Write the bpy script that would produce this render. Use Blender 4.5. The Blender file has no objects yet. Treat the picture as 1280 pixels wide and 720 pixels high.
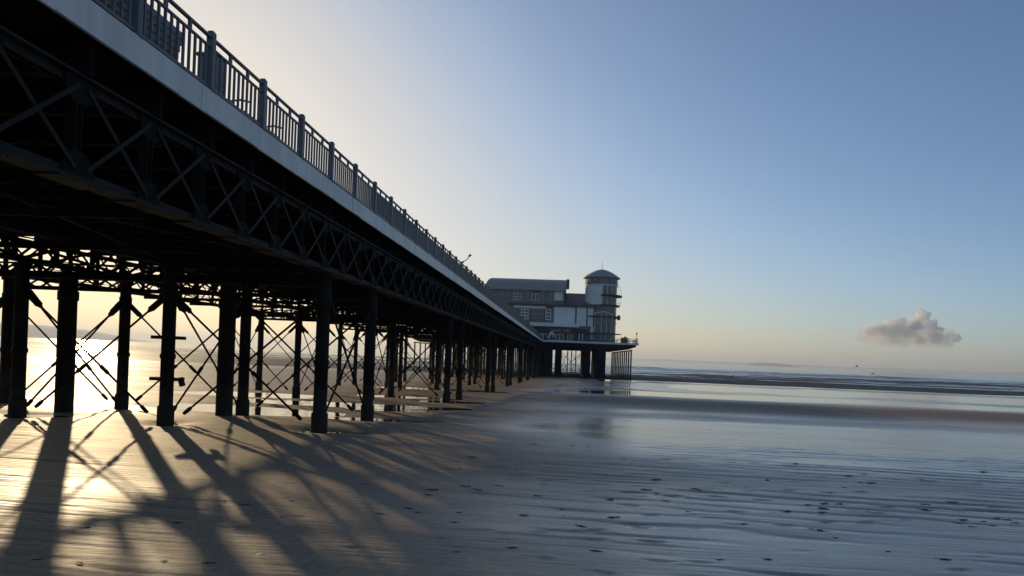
import bpy, bmesh, math, random
import numpy as np
from mathutils import Vector, Matrix, Quaternion

random.seed(7)
RNG = np.random.default_rng(11)
scene = bpy.context.scene
COL = scene.collection
R = math.radians

# ------------------------------------------------------------------ camera
F = 960.0            # focal length in photo pixels (1280 wide)
CAMZ = 1.95
YAW = math.atan(68 / F)
ROLL = R(2.24)
cd = bpy.data.cameras.new('camera')
cam = bpy.data.objects.new('camera', cd)
COL.objects.link(cam)
cd.sensor_width = 36.0
cd.lens = F / 1280 * 36
cd.shift_y = 84.5 / 1280
cd.clip_start = 0.1
cd.clip_end = 90000
cam.matrix_world = (Matrix.Translation((0, 0, CAMZ)) @ Matrix.Rotation(YAW, 4, 'Z')
                    @ Matrix.Rotation(R(90), 4, 'X') @ Matrix.Rotation(ROLL, 4, 'Z'))
scene.camera = cam


def px(x, y, Y):
    """world X and Z of photo pixel (x, y) on the plane world-Y = Y (used to size far things)"""
    u, v = x - 640, y - 444.5
    c, s = math.cos(ROLL), math.sin(ROLL)
    a = u * c + v * s
    b = -u * s + v * c
    d = Vector((a / F, 1, -b / F))
    d = Matrix.Rotation(YAW, 3, 'Z') @ d
    t = Y / d.y
    return d.x * t, CAMZ + d.z * t


# ------------------------------------------------------------------ object helpers
def link(o):
    COL.objects.link(o)
    return o


def tag(o, label=None, cat=None, group=None, kind=None):
    if label: o['label'] = label
    if cat: o['category'] = cat
    if group: o['group'] = group
    if kind: o['kind'] = kind
    return o


def empty(name, loc, label, cat, group=None):
    o = link(bpy.data.objects.new(name, None))
    o.location = loc
    o.empty_display_size = 0.3
    return tag(o, label, cat, group)


def world_loc(o):
    v = Vector((0, 0, 0))
    while o is not None:
        v = v + o.location
        o = o.parent
    return v


class MB:
    """collects simple shapes into one mesh"""

    def __init__(self):
        self.v, self.f, self.s, self.m = [], [], [], []
        self.mi = 0

    def add(self, vs, fs, smooth=False):
        b = len(self.v)
        self.v.extend([tuple(p) for p in vs])
        for f in fs:
            self.f.append(tuple(i + b for i in f))
            self.s.append(smooth)
            self.m.append(self.mi)
        return self

    def box(self, x0, x1, y0, y1, z0, z1):
        vs = [(x, y, z) for z in (z0, z1) for y in (y0, y1) for x in (x0, x1)]
        return self.add(vs, [(0, 2, 3, 1), (4, 5, 7, 6), (0, 1, 5, 4), (2, 6, 7, 3), (0, 4, 6, 2), (1, 3, 7, 5)])

    def beam(self, p0, p1, w, h, up=(0, 0, 1)):
        p0, p1, up = Vector(p0), Vector(p1), Vector(up)
        d = (p1 - p0).normalized()
        s = d.cross(up)
        if s.length < 1e-4: s = d.cross(Vector((1, 0, 0)))
        s.normalize()
        u = s.cross(d)
        vs = [p + s * (a * w / 2) + u * (b * h / 2) for p in (p0, p1) for a, b in ((-1, -1), (1, -1), (1, 1), (-1, 1))]
        return self.add(vs, [(3, 2, 1, 0), (4, 5, 6, 7), (0, 1, 5, 4), (1, 2, 6, 5), (2, 3, 7, 6), (3, 0, 4, 7)])

    def tube(self, pts, rad, n=8, cap=True):
        pts = [Vector(p) for p in pts]
        if not isinstance(rad, (list, tuple)): rad = [rad] * len(pts)
        rings = []
        ref = Vector((0.31, 0.77, 0.55)).normalized()
        for i, p in enumerate(pts):
            a = pts[max(0, i - 1)]
            c = pts[min(len(pts) - 1, i + 1)]
            d = (c - a)
            d = d.normalized() if d.length > 1e-9 else Vector((0, 0, 1))
            s = d.cross(ref).normalized()
            u = d.cross(s)
            rings.append([p + (s * math.cos(2 * math.pi * k / n) + u * math.sin(2 * math.pi * k / n)) * rad[i] for k in range(n)])
        vs = [q for r in rings for q in r]
        fs = []
        for i in range(len(pts) - 1):
            for k in range(n):
                a, b = i * n + k, i * n + (k + 1) % n
                fs.append((a, b, b + n, a + n))
        self.add(vs, fs, True)
        if cap:
            self.add(rings[0], [tuple(range(n - 1, -1, -1))])
            self.add(rings[-1], [tuple(range(n))])
        return self

    def lathe(self, cx, cy, prof, n=24, a0=0.0, a1=2 * math.pi, smooth=True):
        full = abs(a1 - a0 - 2 * math.pi) < 1e-6
        m = n if full else n + 1
        vs = []
        for r, z in prof:
            for k in range(m):
                t = a0 + (a1 - a0) * k / n
                vs.append((cx + r * math.cos(t), cy + r * math.sin(t), z))
        fs = []
        for i in range(len(prof) - 1):
            for k in range(n):
                a, b = i * m + k, i * m + (k + 1) % m
                fs.append((a, b, b + m, a + m))
        return self.add(vs, fs, smooth)

    def prism(self, poly, axis, a, b):
        """extrude a 2-D polygon along axis from a to b"""
        def P(p, t):
            if axis == 'x': return (t, p[0], p[1])
            if axis == 'y': return (p[0], t, p[1])
            return (p[0], p[1], t)
        n = len(poly)
        vs = [P(p, a) for p in poly] + [P(p, b) for p in poly]
        fs = [tuple(range(n - 1, -1, -1)), tuple(range(n, 2 * n))]
        for i in range(n):
            j = (i + 1) % n
            fs.append((i, j, j + n, i + n))
        return self.add(vs, fs)

    def build(self, name, mat, parent=None, bevel=0.0, fixn=True):
        me = bpy.data.meshes.new(name)
        o = link(bpy.data.objects.new(name, me))
        off = Vector((0, 0, 0))
        if parent is not None:
            o.parent = parent
            off = world_loc(parent)
        me.from_pydata([(p[0] - off.x, p[1] - off.y, p[2] - off.z) for p in self.v], [], self.f)
        mats = mat if isinstance(mat, (list, tuple)) else [mat]
        for q in mats: me.materials.append(q)
        me.polygons.foreach_set('use_smooth', self.s)
        if len(mats) > 1: me.polygons.foreach_set('material_index', self.m)
        if fixn:
            bm = bmesh.new()
            bm.from_mesh(me)
            bmesh.ops.recalc_face_normals(bm, faces=bm.faces)
            bm.to_mesh(me)
            bm.free()
        me.update()
        if bevel:
            md = o.modifiers.new('bevel', 'BEVEL')
            md.width = bevel
            md.segments = 1
            md.limit_method = 'ANGLE'
        return o


def rebase(o, p):
    """move an object's origin to world point p without moving the shape"""
    off = world_loc(o)
    d = Vector(p) - off
    o.data.transform(Matrix.Translation(-d))
    o.location = o.location + d


# ------------------------------------------------------------------ materials
def new_mat(name):
    m = bpy.data.materials.new(name)
    m.use_nodes = True
    nt = m.node_tree
    return m, nt, nt.nodes['Principled BSDF']


def paint(name, base, alt=None, rough=0.55, scale=3.0, amount=0.5, metal=0.0, bump=0.15, streak=False, bscale=40.0, spec=0.5):
    """weathered paint: base colour with worn / rusty patches and a little bump"""
    m, nt, b = new_mat(name)
    N, L = nt.nodes, nt.links
    g = N.new('ShaderNodeNewGeometry')
    mp = N.new('ShaderNodeMapping')
    L.new(g.outputs['Position'], mp.inputs['Vector'])
    if streak: mp.inputs['Scale'].default_value = (1, 1, 0.12)
    n = N.new('ShaderNodeTexNoise')
    n.inputs['Scale'].default_value = scale
    n.inputs['Detail'].default_value = 8
    n.inputs['Roughness'].default_value = 0.65
    L.new(mp.outputs[0], n.inputs['Vector'])
    r = N.new('ShaderNodeValToRGB')
    r.color_ramp.elements[0].position = 0.5 - 0.1
    r.color_ramp.elements[1].position = 0.5 + 0.22
    L.new(n.outputs['Fac'], r.inputs['Fac'])
    mx = N.new('ShaderNodeMix')
    mx.data_type = 'RGBA'
    alt = alt or tuple(c * 0.6 for c in base)
    mx.inputs[6].default_value = (*base, 1)
    mx.inputs[7].default_value = (*alt, 1)
    ml = N.new('ShaderNodeMath')
    ml.operation = 'MULTIPLY'
    ml.inputs[1].default_value = amount
    L.new(r.outputs['Color'], ml.inputs[0])
    L.new(ml.outputs[0], mx.inputs[0])
    L.new(mx.outputs[2], b.inputs['Base Color'])
    b.inputs['Roughness'].default_value = rough
    b.inputs['Metallic'].default_value = metal
    b.inputs['Specular IOR Level'].default_value = spec
    n2 = N.new('ShaderNodeTexNoise')
    n2.inputs['Scale'].default_value = bscale
    n2.inputs['Detail'].default_value = 4
    L.new(g.outputs['Position'], n2.inputs['Vector'])
    bp = N.new('ShaderNodeBump')
    bp.inputs['Strength'].default_value = bump
    bp.inputs['Distance'].default_value = 0.02
    L.new(n2.outputs['Fac'], bp.inputs['Height'])
    L.new(bp.outputs[0], b.inputs['Normal'])
    return m


def glass(name, col=(0.02, 0.025, 0.03), rough=0.08):
    m, nt, b = new_mat(name)
    b.inputs['Base Color'].default_value = (*col, 1)
    b.inputs['Roughness'].default_value = rough
    b.inputs['Specular IOR Level'].default_value = 0.6
    N, L = nt.nodes, nt.links
    g = N.new('ShaderNodeNewGeometry')
    n = N.new('ShaderNodeTexNoise')
    n.inputs['Scale'].default_value = 0.7
    L.new(g.outputs['Position'], n.inputs['Vector'])
    bp = N.new('ShaderNodeBump')
    bp.inputs['Strength'].default_value = 0.03
    L.new(n.outputs['Fac'], bp.inputs['Height'])
    L.new(bp.outputs[0], b.inputs['Normal'])
    return m


M = {}
M['steel'] = paint('dark_steel_paint', (0.010, 0.0092, 0.008), (0.020, 0.013, 0.008), 0.85, 2.5, 0.6, spec=0.15)
M['truss'] = paint('girder_paint', (0.024, 0.021, 0.017), (0.008, 0.0065, 0.005), 0.75, 4.0, 0.9, spec=0.25)
M['pile'] = paint('pile_iron', (0.013, 0.011, 0.0095), (0.026, 0.018, 0.012), 0.75, 4.0, 0.6, spec=0.2, bump=0.5, bscale=18)
def tide_pile():
    m = M['pile']
    nt = m.node_tree
    N, L = nt.nodes, nt.links
    b = N['Principled BSDF']
    src = b.inputs['Base Color'].links[0].from_socket
    g = N.new('ShaderNodeNewGeometry')
    sp = N.new('ShaderNodeSeparateXYZ')
    L.new(g.outputs['Position'], sp.inputs[0])
    n = N.new('ShaderNodeTexNoise')
    n.inputs['Scale'].default_value = 3.5
    n.inputs['Detail'].default_value = 6
    L.new(g.outputs['Position'], n.inputs['Vector'])
    a = N.new('ShaderNodeMath')
    a.operation = 'MULTIPLY_ADD'
    L.new(n.outputs['Fac'], a.inputs[0])
    a.inputs[1].default_value = 1.1
    L.new(sp.outputs[2], a.inputs[2])
    r = N.new('ShaderNodeMapRange')
    r.inputs[1].default_value, r.inputs[2].default_value = 1.45, 1.25
    L.new(a.outputs[0], r.inputs[0])
    mx = N.new('ShaderNodeMix')
    mx.data_type = 'RGBA'
    L.new(r.outputs[0], mx.inputs[0])
    L.new(src, mx.inputs[6])
    mx.inputs[7].default_value = (0.030, 0.028, 0.020, 1)
    L.new(mx.outputs[2], b.inputs['Base Color'])


tide_pile()
M['fascia'] = paint('fascia_paint', (0.90, 0.83, 0.74), (0.46, 0.40, 0.33), 0.5, 2.2, 0.5, streak=True)
M['rail'] = paint('railing_paint', (0.16, 0.15, 0.155), (0.09, 0.085, 0.09), 0.45, 6.0, 0.4)
M['deckwood'] = paint('deck_timber', (0.03, 0.025, 0.02), (0.016, 0.013, 0.011), 0.9, 2.0, 0.7, spec=0.1)
M['bench'] = paint('bench_paint', (0.22, 0.215, 0.22), (0.14, 0.14, 0.15), 0.5, 4.0, 0.4)
M['white'] = paint('white_cladding', (0.84, 0.81, 0.75), (0.70, 0.67, 0.62), 0.5, 0.5, 0.4, streak=True)
M['trim'] = paint('white_trim', (0.74, 0.71, 0.66), (0.58, 0.56, 0.52), 0.5, 0.8, 0.4)
M['grey'] = paint('grey_render', (0.17, 0.16, 0.145), (0.11, 0.105, 0.095), 0.6, 0.6, 0.5)
M['roofm'] = paint('roof_sheet', (0.32, 0.31, 0.30), (0.22, 0.215, 0.21), 0.45, 0.4, 0.5, streak=True)
M['slate'] = paint('dark_roof', (0.055, 0.06, 0.07), (0.035, 0.04, 0.05), 0.55, 0.8, 0.5)
M['black'] = paint('black_paint', (0.018, 0.02, 0.024), (0.03, 0.03, 0.03), 0.5, 1.0, 0.5)
M['glass'] = glass('window_glass', (0.035, 0.045, 0.055), 0.12)
M['brown'] = paint('weathered_brown', (0.16, 0.11, 0.07), (0.08, 0.055, 0.035), 0.6, 1.5, 0.5)
M['concrete'] = paint('pier_concrete', (0.014, 0.012, 0.010), (0.022, 0.017, 0.012), 0.9, 0.8, 0.6, spec=0.1)
M['weed'] = paint('wet_weed', (0.012, 0.012, 0.010), (0.02, 0.016, 0.010), 0.45, 20, 0.6)
M['letter'] = paint('sign_letter', (0.62, 0.60, 0.55), (0.5, 0.48, 0.44), 0.5, 1.0, 0.3)
M['gull'] = paint('bird_feather', (0.03, 0.03, 0.032), (0.05, 0.05, 0.05), 0.7, 3.0, 0.5)


# ------------------------------------------------------------------ noise for terrain
_T = RNG.random((256, 256))


def vnoise(x, y):
    xi, yi = np.floor(x).astype(int), np.floor(y).astype(int)
    fx, fy = x - xi, y - yi
    fx, fy = fx * fx * (3 - 2 * fx), fy * fy * (3 - 2 * fy)
    a, b = _T[xi & 255, yi & 255], _T[(xi + 1) & 255, yi & 255]
    c, d = _T[xi & 255, (yi + 1) & 255], _T[(xi + 1) & 255, (yi + 1) & 255]
    return (a * (1 - fx) + b * fx) * (1 - fy) + (c * (1 - fx) + d * fx) * fy - 0.5


def fbm(x, y, o=4):
    s, a = 0, 1.0
    for k in range(o):
        s = s + a * vnoise(x * 2 ** k + 17.3 * k, y * 2 ** k + 9.1 * k)
        a *= 0.5
    return s


def sstep(a, b, x):
    t = np.clip((x - a) / (b - a), 0, 1)
    return t * t * (3 - 2 * t)


SEA = -2.95
PROF_Y = [-60, 5, 18, 22.5, 38, 42, 58, 75, 102, 140, 175, 215, 270, 400, 520, 620, 700, 800]
PROF_Z = [0.25, 0.02, 0.0, -0.09, -0.44, -0.52, -0.80, -1.15, -1.50, -2.02, -2.45, -2.74, -2.86, -2.89, -2.92, -2.96, -3.3, -3.6]

ROWS = [-5.83, -9.64, -13.42, -17.16]
BENTS = []
for k in range(-1, 8):
    BENTS += [18.0 + 19.6 * k, 22.45 + 19.6 * k]

# scour hollows (x, y, radius x, radius y, depth) round the piles
SC = []
for by in BENTS:
    for rx in ROWS:
        if 10 < by < 100:
            SC.append((rx + random.uniform(-.2, .2), by + random.uniform(-.1, .3), random.uniform(.5, .8), random.uniform(.5, .8), 0.09))
POOLS = []      # (x, y, rx, ry, depth)
POOLS += [(-5.5, 18.5, 1.5, 0.55, 0.14), (-5.4, 23.4, 2.0, 0.85, 0.14), (-9.2, 24.8, 3.2, 1.6, 0.15),
          (-13.0, 26.0, 3.5, 1.4, 0.13), (-8.6, 31.0, 6.0, 1.7, 0.15), (-6.6, 28.6, 1.8, 0.8, 0.11),
          (-5.6, 38.3, 2.4, 1.3, 0.13), (-9.0, 42.5, 4.0, 1.8, 0.16), (-5.4, 58.0, 3.0, 1.8, 0.14),
          (-10.5, 60, 6, 2.2, .18), (-13.5, 18.9, 1.2, .5, .10), (-15.5, 36.5, 5.0, 2.0, 0.15)]


def sand_base(X, Y):
    return np.interp(Y, PROF_Y, PROF_Z)


def trough(X, Y, yc, w, warp, seed):
    yy = Y - yc - warp * fbm(X / 22 + seed, X * 0 + seed * 3.7, 3)
    return np.exp(-(yy / w) ** 2)


def sand_h(X, Y):
    z = sand_base(X, Y)
    for (sx, sy, rx, ry, d) in POOLS:
        q = ((X - sx) / rx) ** 2 + ((Y - sy) / ry) ** 2
        w_ = np.exp(-(q / 2.4) ** 1.25)
        z = z * (1 - w_) + w_ * float(np.interp(sy, PROF_Y, PROF_Z))
    for (yc, w0, warp, seed) in ((73, 9, 9, 2.1), (125, 34, 18, 4.4)):
        yy = Y - yc - warp * fbm(X / 22 + seed, X * 0 + seed * 3.7, 3)
        w_ = np.exp(-(yy / w0) ** 4) * sstep(*((-14, 2) if yc == 73 else (0, 18)), X)
        z = z * (1 - w_) + w_ * float(np.interp(yc, PROF_Y, PROF_Z))
    z = z + 0.030 * fbm(X / 7.0, Y / 3.0, 3) * sstep(3, 9, Y)
    z = z + 0.012 * fbm(X / 1.6 + 40, Y / 0.7, 2) * (1 - sstep(20, 50, Y))
    # long bars parallel to the water
    side = sstep(-6, 4, X)
    z = z + side * (0.10 * trough(X, Y, 47, 9, 4, 1.3) - 0.13 * trough(X, Y, 73, 6.0, 9, 2.1)
                    + 0.10 * trough(X, Y, 88, 5, 8, 3.3) - 0.10 * trough(X, Y, 27.0, 5.5, 5, 5.2))
    z = z - 0.16 * sstep(4, 22, X) * trough(X, Y, 125, 24, 18, 4.4)
    # mud banks at the water's edge
    mud = sstep(150, 185, Y)
    z = z + mud * (0.34 * fbm(X / 60 + 3, Y / 15, 4) + 0.17 * fbm(X / 11 + 3, Y / 4.0, 4))
    for (sx, sy, rx, ry, d) in SC:
        z = z - d * np.exp(-((X - sx) / rx) ** 2 - ((Y - sy) / ry) ** 2)
    for (sx, sy, rx, ry, d) in POOLS:
        w = 1 + 0.5 * vnoise(X / 1.3 + sx, Y / 1.1 + sy)
        z = z - d * np.exp(-(((X - sx) / rx) ** 2 + ((Y - sy) / ry) ** 2) * w)
    return z


def grow(a, b, s0, g, smax=1e9):
    out = [a]
    s = s0
    while out[-1] < b:
        out.append(out[-1] + s)
        s = min(s * g, smax)
    return out


ys = list(np.arange(-40, 2, 1.0))
y = 2.0
while y < 720:
    ys.append(y)
    y += max(0.036, (0.0048 if y < 30 else 0.0068) * y)
xc = list(np.arange(-17, 13.001, 0.09))
right = grow(13.09, 420, 0.10, 1.038)
left = [-17 - (t - 13.09) - 0.09 for t in grow(13.09, 420, 0.10, 1.038)]
xs = sorted(left) + xc + right
ys, xs = np.array(ys), np.array(xs)
GX, GY = np.meshgrid(xs, ys)
GZ = sand_h(GX, GY)
# ripples in the near sand
fade = (1 - sstep(13, 26, GY)) * sstep(-2, 1, GY)
tilt = GY + 0.10 * GX
rl = tilt * (2 * math.pi / 0.46) + 7.0 * fbm(GX / 5.5, GY / 1.7, 3) + 2.0 * fbm(GX / 1.1, GY / 0.8, 2)
trn = np.exp(-(1 + np.cos(rl)) / 0.30)                 # narrow troughs between broad flat crests
mask = np.clip(0.45 + 1.7 * fbm(GX / 2.6 + 9, GY / 0.9 + 4, 3), 0, 1.3)
r2 = tilt * (2 * math.pi / 0.19) + 5.0 * fbm(GX / 2.2 + 7, GY / 0.9, 3)
GZ = GZ + fade * (-(0.014 + 0.012 * sstep(-3, 2, GX)) * trn * mask + 0.0040 * np.sin(r2) * np.clip(0.4 + 1.8 * fbm(GX / 3 + 21, GY / 1.4, 3), 0, 1.2))
# footprints: pairs of dents wandering over the beach
dents = []
for t in range(15):
    fx, fy = random.uniform(-4, 7), random.uniform(5.0, 15)
    ang = random.choice([0, math.pi]) + random.gauss(0, 0.35)
    for k in range(random.randint(3, 8)):
        dents.append((fx, fy, ang + random.gauss(0, .15), random.uniform(.008, .018)))
        fx += math.cos(ang) * 0.62
        fy += math.sin(ang) * 0.62 + (0.10 if k % 2 else -0.10)
for k in range(90):
    yy = random.uniform(4.6, 17)
    dents.append((random.uniform(-.45 * yy, .75 * yy), yy, random.gauss(0, .5), random.uniform(.005, .014)))
for (fx, fy, ang, d) in dents:
    i0, i1 = np.searchsorted(ys, [fy - .4, fy + .4])
    j0, j1 = np.searchsorted(xs, [fx - .4, fx + .4])
    X_, Y_ = GX[i0:i1, j0:j1] - fx, GY[i0:i1, j0:j1] - fy
    a = X_ * math.cos(ang) + Y_ * math.sin(ang)
    b = -X_ * math.sin(ang) + Y_ * math.cos(ang)
    q = (a / .13) ** 2 + (b / .055) ** 2
    GZ[i0:i1, j0:j1] += -d * np.exp(-q * q) + 0.35 * d * np.exp(-((np.sqrt(q) - 1.6) / .4) ** 2)


def grid_mesh(name, X, Y, Z, mat):
    h, w = X.shape
    me = bpy.data.meshes.new(name)
    n = h * w
    me.vertices.add(n)
    me.vertices.foreach_set('co', np.stack([X, Y, Z], -1).reshape(-1).astype(np.float32))
    idx = np.arange(n).reshape(h, w)
    q = np.stack([idx[:-1, :-1], idx[:-1, 1:], idx[1:, 1:], idx[1:, :-1]], -1).reshape(-1, 4)
    me.loops.add(q.size)
    me.loops.foreach_set('vertex_index', q.reshape(-1).astype(np.int32))
    me.polygons.add(len(q))
    me.polygons.foreach_set('loop_start', (np.arange(len(q)) * 4).astype(np.int32))
    me.polygons.foreach_set('loop_total', np.full(len(q), 4, np.int32))
    me.polygons.foreach_set('use_smooth', np.ones(len(q), bool))
    me.update(calc_edges=True)
    me.materials.append(mat)
    return link(bpy.data.objects.new(name, me))


# wetness of the sand: how close the surface is to the water table
table = sand_base(GX, GY)
side = sstep(-6, 4, GX)
wet = 0.60 + 1.4 * fbm(GX / 16, GY / 4.5, 4) * 0.35 - 2.6 * (GZ - table) * (GY < 150)
wet = wet + side * (-0.75 * trough(GX, GY, 47, 10, 4, 1.3) + 0.55 * trough(GX, GY, 73, 6.5, 9, 2.1)
                    - 0.6 * trough(GX, GY, 89, 6, 8, 3.3) + 0.35 * trough(GX, GY, 27, 6, 5, 5.2))
mud = sstep(150, 172, GY)
wet = wet + 0.5 * sstep(2, 20, GX) * trough(GX, GY, 125, 26, 18, 4.4) - 0.55 * sstep(158, 176, GY)
wet = wet - (0.55 + 0.0 * (1 - sstep(16, 34, GY))) * (1 - sstep(-4, 2, GX)) * (1 - sstep(120, 160, GY)) + 0.18 * side + 0.22 * sstep(-2, 4, GX) * (1 - sstep(14, 30, GY)) - 0.6 * mud
wet = np.clip(wet, 0, 1)


def sand_material():
    m, nt, b = new_mat('wet_sand')
    N, L = nt.nodes, nt.links
    at = N.new('ShaderNodeAttribute')
    at.attribute_name = 'wet'
    g = N.new('ShaderNodeNewGeometry')

    def mapped(sc):
        mp = N.new('ShaderNodeMapping')
        mp.inputs['Scale'].default_value = sc
        L.new(g.outputs['Position'], mp.inputs['Vector'])
        return mp.outputs[0]

    def noise(vec, scale, det=5, rough=0.6):
        n = N.new('ShaderNodeTexNoise')
        n.inputs['Scale'].default_value = scale
        n.inputs['Detail'].default_value = det
        n.inputs['Roughness'].default_value = rough
        L.new(vec, n.inputs['Vector'])
        return n.outputs['Fac']

    def math_(op, a, bb):
        q = N.new('ShaderNodeMath')
        q.operation = op
        for i, v in enumerate((a, bb)):
            if isinstance(v, (int, float)): q.inputs[i].default_value = v
            else: L.new(v, q.inputs[i])
        return q.outputs[0]

    def ramp(f, a, c0, bpos, c1):
        r = N.new('ShaderNodeMapRange')
        L.new(f, r.inputs[0])
        r.inputs[1].default_value, r.inputs[2].default_value = a, bpos
        r.inputs[3].default_value, r.inputs[4].default_value = c0, c1
        return r.outputs[0]

    streak = noise(mapped((0.34, 1.5, 1)), 1.2, 8, 0.70)
    fine = noise(mapped((0.8, 1, 1)), 16, 8, 0.75)
    colour = N.new('ShaderNodeMix')
    colour.data_type = 'RGBA'
    colour.inputs[6].default_value = (0.47, 0.345, 0.235, 1)
    colour.inputs[7].default_value = (0.44, 0.325, 0.222, 1)
    f = math_('ADD', math_('MULTIPLY', at.outputs['Fac'], 0.6), math_('MULTIPLY', streak, 0.5))
    L.new(f, colour.inputs[0])
    am = N.new('ShaderNodeAttribute')
    am.attribute_name = 'mud'
    cm = N.new('ShaderNodeMix')
    cm.data_type = 'RGBA'
    L.new(am.outputs['Fac'], cm.inputs[0])
    L.new(colour.outputs[2], cm.inputs[6])
    cm.inputs[7].default_value = (0.05, 0.046, 0.042, 1)
    c2 = N.new('ShaderNodeMix')
    c2.data_type = 'RGBA'
    c2.blend_type = 'MULTIPLY'
    c2.inputs[0].default_value = 0.8
    L.new(cm.outputs[2], c2.inputs[6])
    gr = N.new('ShaderNodeCombineColor')
    fr = ramp(fine, 0.3, 0.55, 0.7, 1.25)
    for i in range(3): L.new(fr, gr.inputs[i])
    L.new(gr.outputs[0], c2.inputs[7])
    L.new(c2.outputs[2], b.inputs['Base Color'])
    wetn = math_('ADD', at.outputs['Fac'], math_('MULTIPLY', math_('SUBTRACT', streak, 0.5), 0.7))
    L.new(ramp(wetn, 0.1, 0.60, 1.0, 0.17), b.inputs['Roughness'])
    b.inputs['IOR'].default_value = 1.38
    L.new(ramp(wetn, 0.0, 0.09, 0.7, 0.5), b.inputs['Specular IOR Level'])
    # bump: fine ripples drawn out along the shore + grain
    rp = N.new('ShaderNodeTexWave')
    rp.wave_type = 'BANDS'
    rp.bands_direction = 'Y'
    rp.inputs['Scale'].default_value = 2.1
    rp.inputs['Distortion'].default_value = 9.0
    rp.inputs['Detail'].default_value = 3
    rp.inputs['Detail Scale'].default_value = 0.8
    L.new(mapped((0.22, 1, 1)), rp.inputs['Vector'])
    patch = ramp(noise(mapped((0.15, 0.6, 1)), 0.8, 3), 0.35, 0.0, 0.65, 1.0)
    rip2 = noise(mapped((0.45, 2.2, 1)), 5.0, 4, 0.55)
    grain = noise(mapped((1, 1, 1)), 14, 5, 0.7)
    vo = N.new('ShaderNodeTexVoronoi')
    vo.inputs['Scale'].default_value = 2.3
    L.new(mapped((1, 1.3, 1)), vo.inputs['Vector'])
    sepc = N.new('ShaderNodeSeparateColor')
    L.new(vo.outputs['Color'], sepc.inputs[0])
    casts = math_('MULTIPLY', ramp(vo.outputs['Distance'], 0.02, 1.0, 0.11, 0.0), ramp(sepc.outputs[0], 0.55, 0.0, 0.75, 1.0))
    h0 = math_('ADD', math_('MULTIPLY', rip2, 0.55), math_('ADD', math_('MULTIPLY', grain, 0.22), math_('MULTIPLY', casts, 0.45)))
    h = math_('ADD', math_('MULTIPLY', math_('MULTIPLY', rp.outputs['Fac'], patch), 0.28),
              math_('ADD', math_('MULTIPLY', streak, 0.9), math_('MULTIPLY', fine, 0.10)))
    bp = N.new('ShaderNodeBump')
    h = math_('ADD', h, h0)
    bp.inputs['Distance'].default_value = 0.035
    L.new(ramp(wetn, 0.3, 0.50, 1.0, 0.10), bp.inputs['Strength'])
    L.new(h, bp.inputs['Height'])
    L.new(bp.outputs[0], b.inputs['Normal'])
    return m


sand = grid_mesh('sand', GX, GY, GZ, sand_material())
sand['kind'] = 'structure'
at = sand.data.attributes.new('wet', 'FLOAT', 'POINT')
at.data.foreach_set('value', wet.reshape(-1).astype(np.float32))
at = sand.data.attributes.new('mud', 'FLOAT', 'POINT')
mudc = np.clip(mud + side * 0.45 * trough(GX, GY, 47, 10, 4, 1.3), 0, 1)
at.data.foreach_set('value', mudc.reshape(-1).astype(np.float32))


def water_material(name, bstr, scale, sx, rough, base=(0.02, 0.026, 0.032), spec=0.5):
    m, nt, b = new_mat(name)
    N, L = nt.nodes, nt.links
    b.inputs['Base Color'].default_value = (*base, 1)
    b.inputs['Roughness'].default_value = rough
    b.inputs['IOR'].default_value = 1.33
    b.inputs['Specular IOR Level'].default_value = spec
    g = N.new('ShaderNodeNewGeometry')
    hs = []
    for sc, amp in ((scale, 1.0), (scale * 0.17, 3.0), (scale * 0.03, 8.0)):
        mp = N.new('ShaderNodeMapping')
        mp.inputs['Scale'].default_value = (sx, 1, 1)
        L.new(g.outputs['Position'], mp.inputs['Vector'])
        n = N.new('ShaderNodeTexNoise')
        n.inputs['Scale'].default_value = sc
        n.inputs['Detail'].default_value = 3
        L.new(mp.outputs[0], n.inputs['Vector'])
        q = N.new('ShaderNodeMath')
        q.operation = 'MULTIPLY'
        q.inputs[1].default_value = amp
        L.new(n.outputs['Fac'], q.inputs[0])
        hs.append(q.outputs[0])
    a = N.new('ShaderNodeMath')
    L.new(hs[0], a.inputs[0])
    L.new(hs[1], a.inputs[1])
    a2 = N.new('ShaderNodeMath')
    L.new(a.outputs[0], a2.inputs[0])
    L.new(hs[2], a2.inputs[1])
    bp = N.new('ShaderNodeBump')
    bp.inputs['Strength'].default_value = bstr
    bp.inputs['Distance'].default_value = 0.12
    L.new(a2.outputs[0], bp.inputs['Height'])
    L.new(bp.outputs[0], b.inputs['Normal'])
    return m


M['sea'] = water_material('sea_water', 0.55, 0.9, 0.3, 0.14, spec=0.32)
M['pool'] = water_material('pool_water', 0.06, 3.0, 0.5, 0.03, (0.05, 0.045, 0.04))

# sea: steep little waves in the near water, flat far out
sy = []
y = 150.0
while y < 17500:
    sy.append(y)
    y += 0.8 if y < 620 else (1.6 if y < 800 else max(4, 0.05 * (y - 700)))
sx_ = np.concatenate([-np.array(grow(60, 17500, 8, 1.12))[::-1], np.arange(-56, 60, 4.0), np.array(grow(60, 17500, 4, 1.05))])
SX, SY = np.meshgrid(sx_, np.array(sy))
amp = sstep(185, 240, SY) * (1 - sstep(480, 800, SY))
ph = SY / 3.4 + 6 * fbm(SX / 45, SY / 30, 3)
crest = np.clip(np.sin(ph), 0, 1) ** 3
brk = np.clip(0.3 + 2.4 * fbm(SX / 50 + 5, SY / 14, 3), 0, 1.3)
SZ = SEA + amp * (0.24 * crest * brk + 0.16 * fbm(SX / 9 + 2, SY / 3.2, 3) + 0.10 * np.sin(SY / 0.95 + 5 * fbm(SX / 14 + 8, SY / 9, 2)))
foam = sstep(0.40, 0.85, crest) * sstep(0.20, 0.8, brk) * amp * sstep(-0.25, 0.2, fbm(SX / 12 + 31, SY / 5, 3))
sea = grid_mesh('sea', SX, SY, SZ, M['sea'])
sea['kind'] = 'structure'
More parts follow.
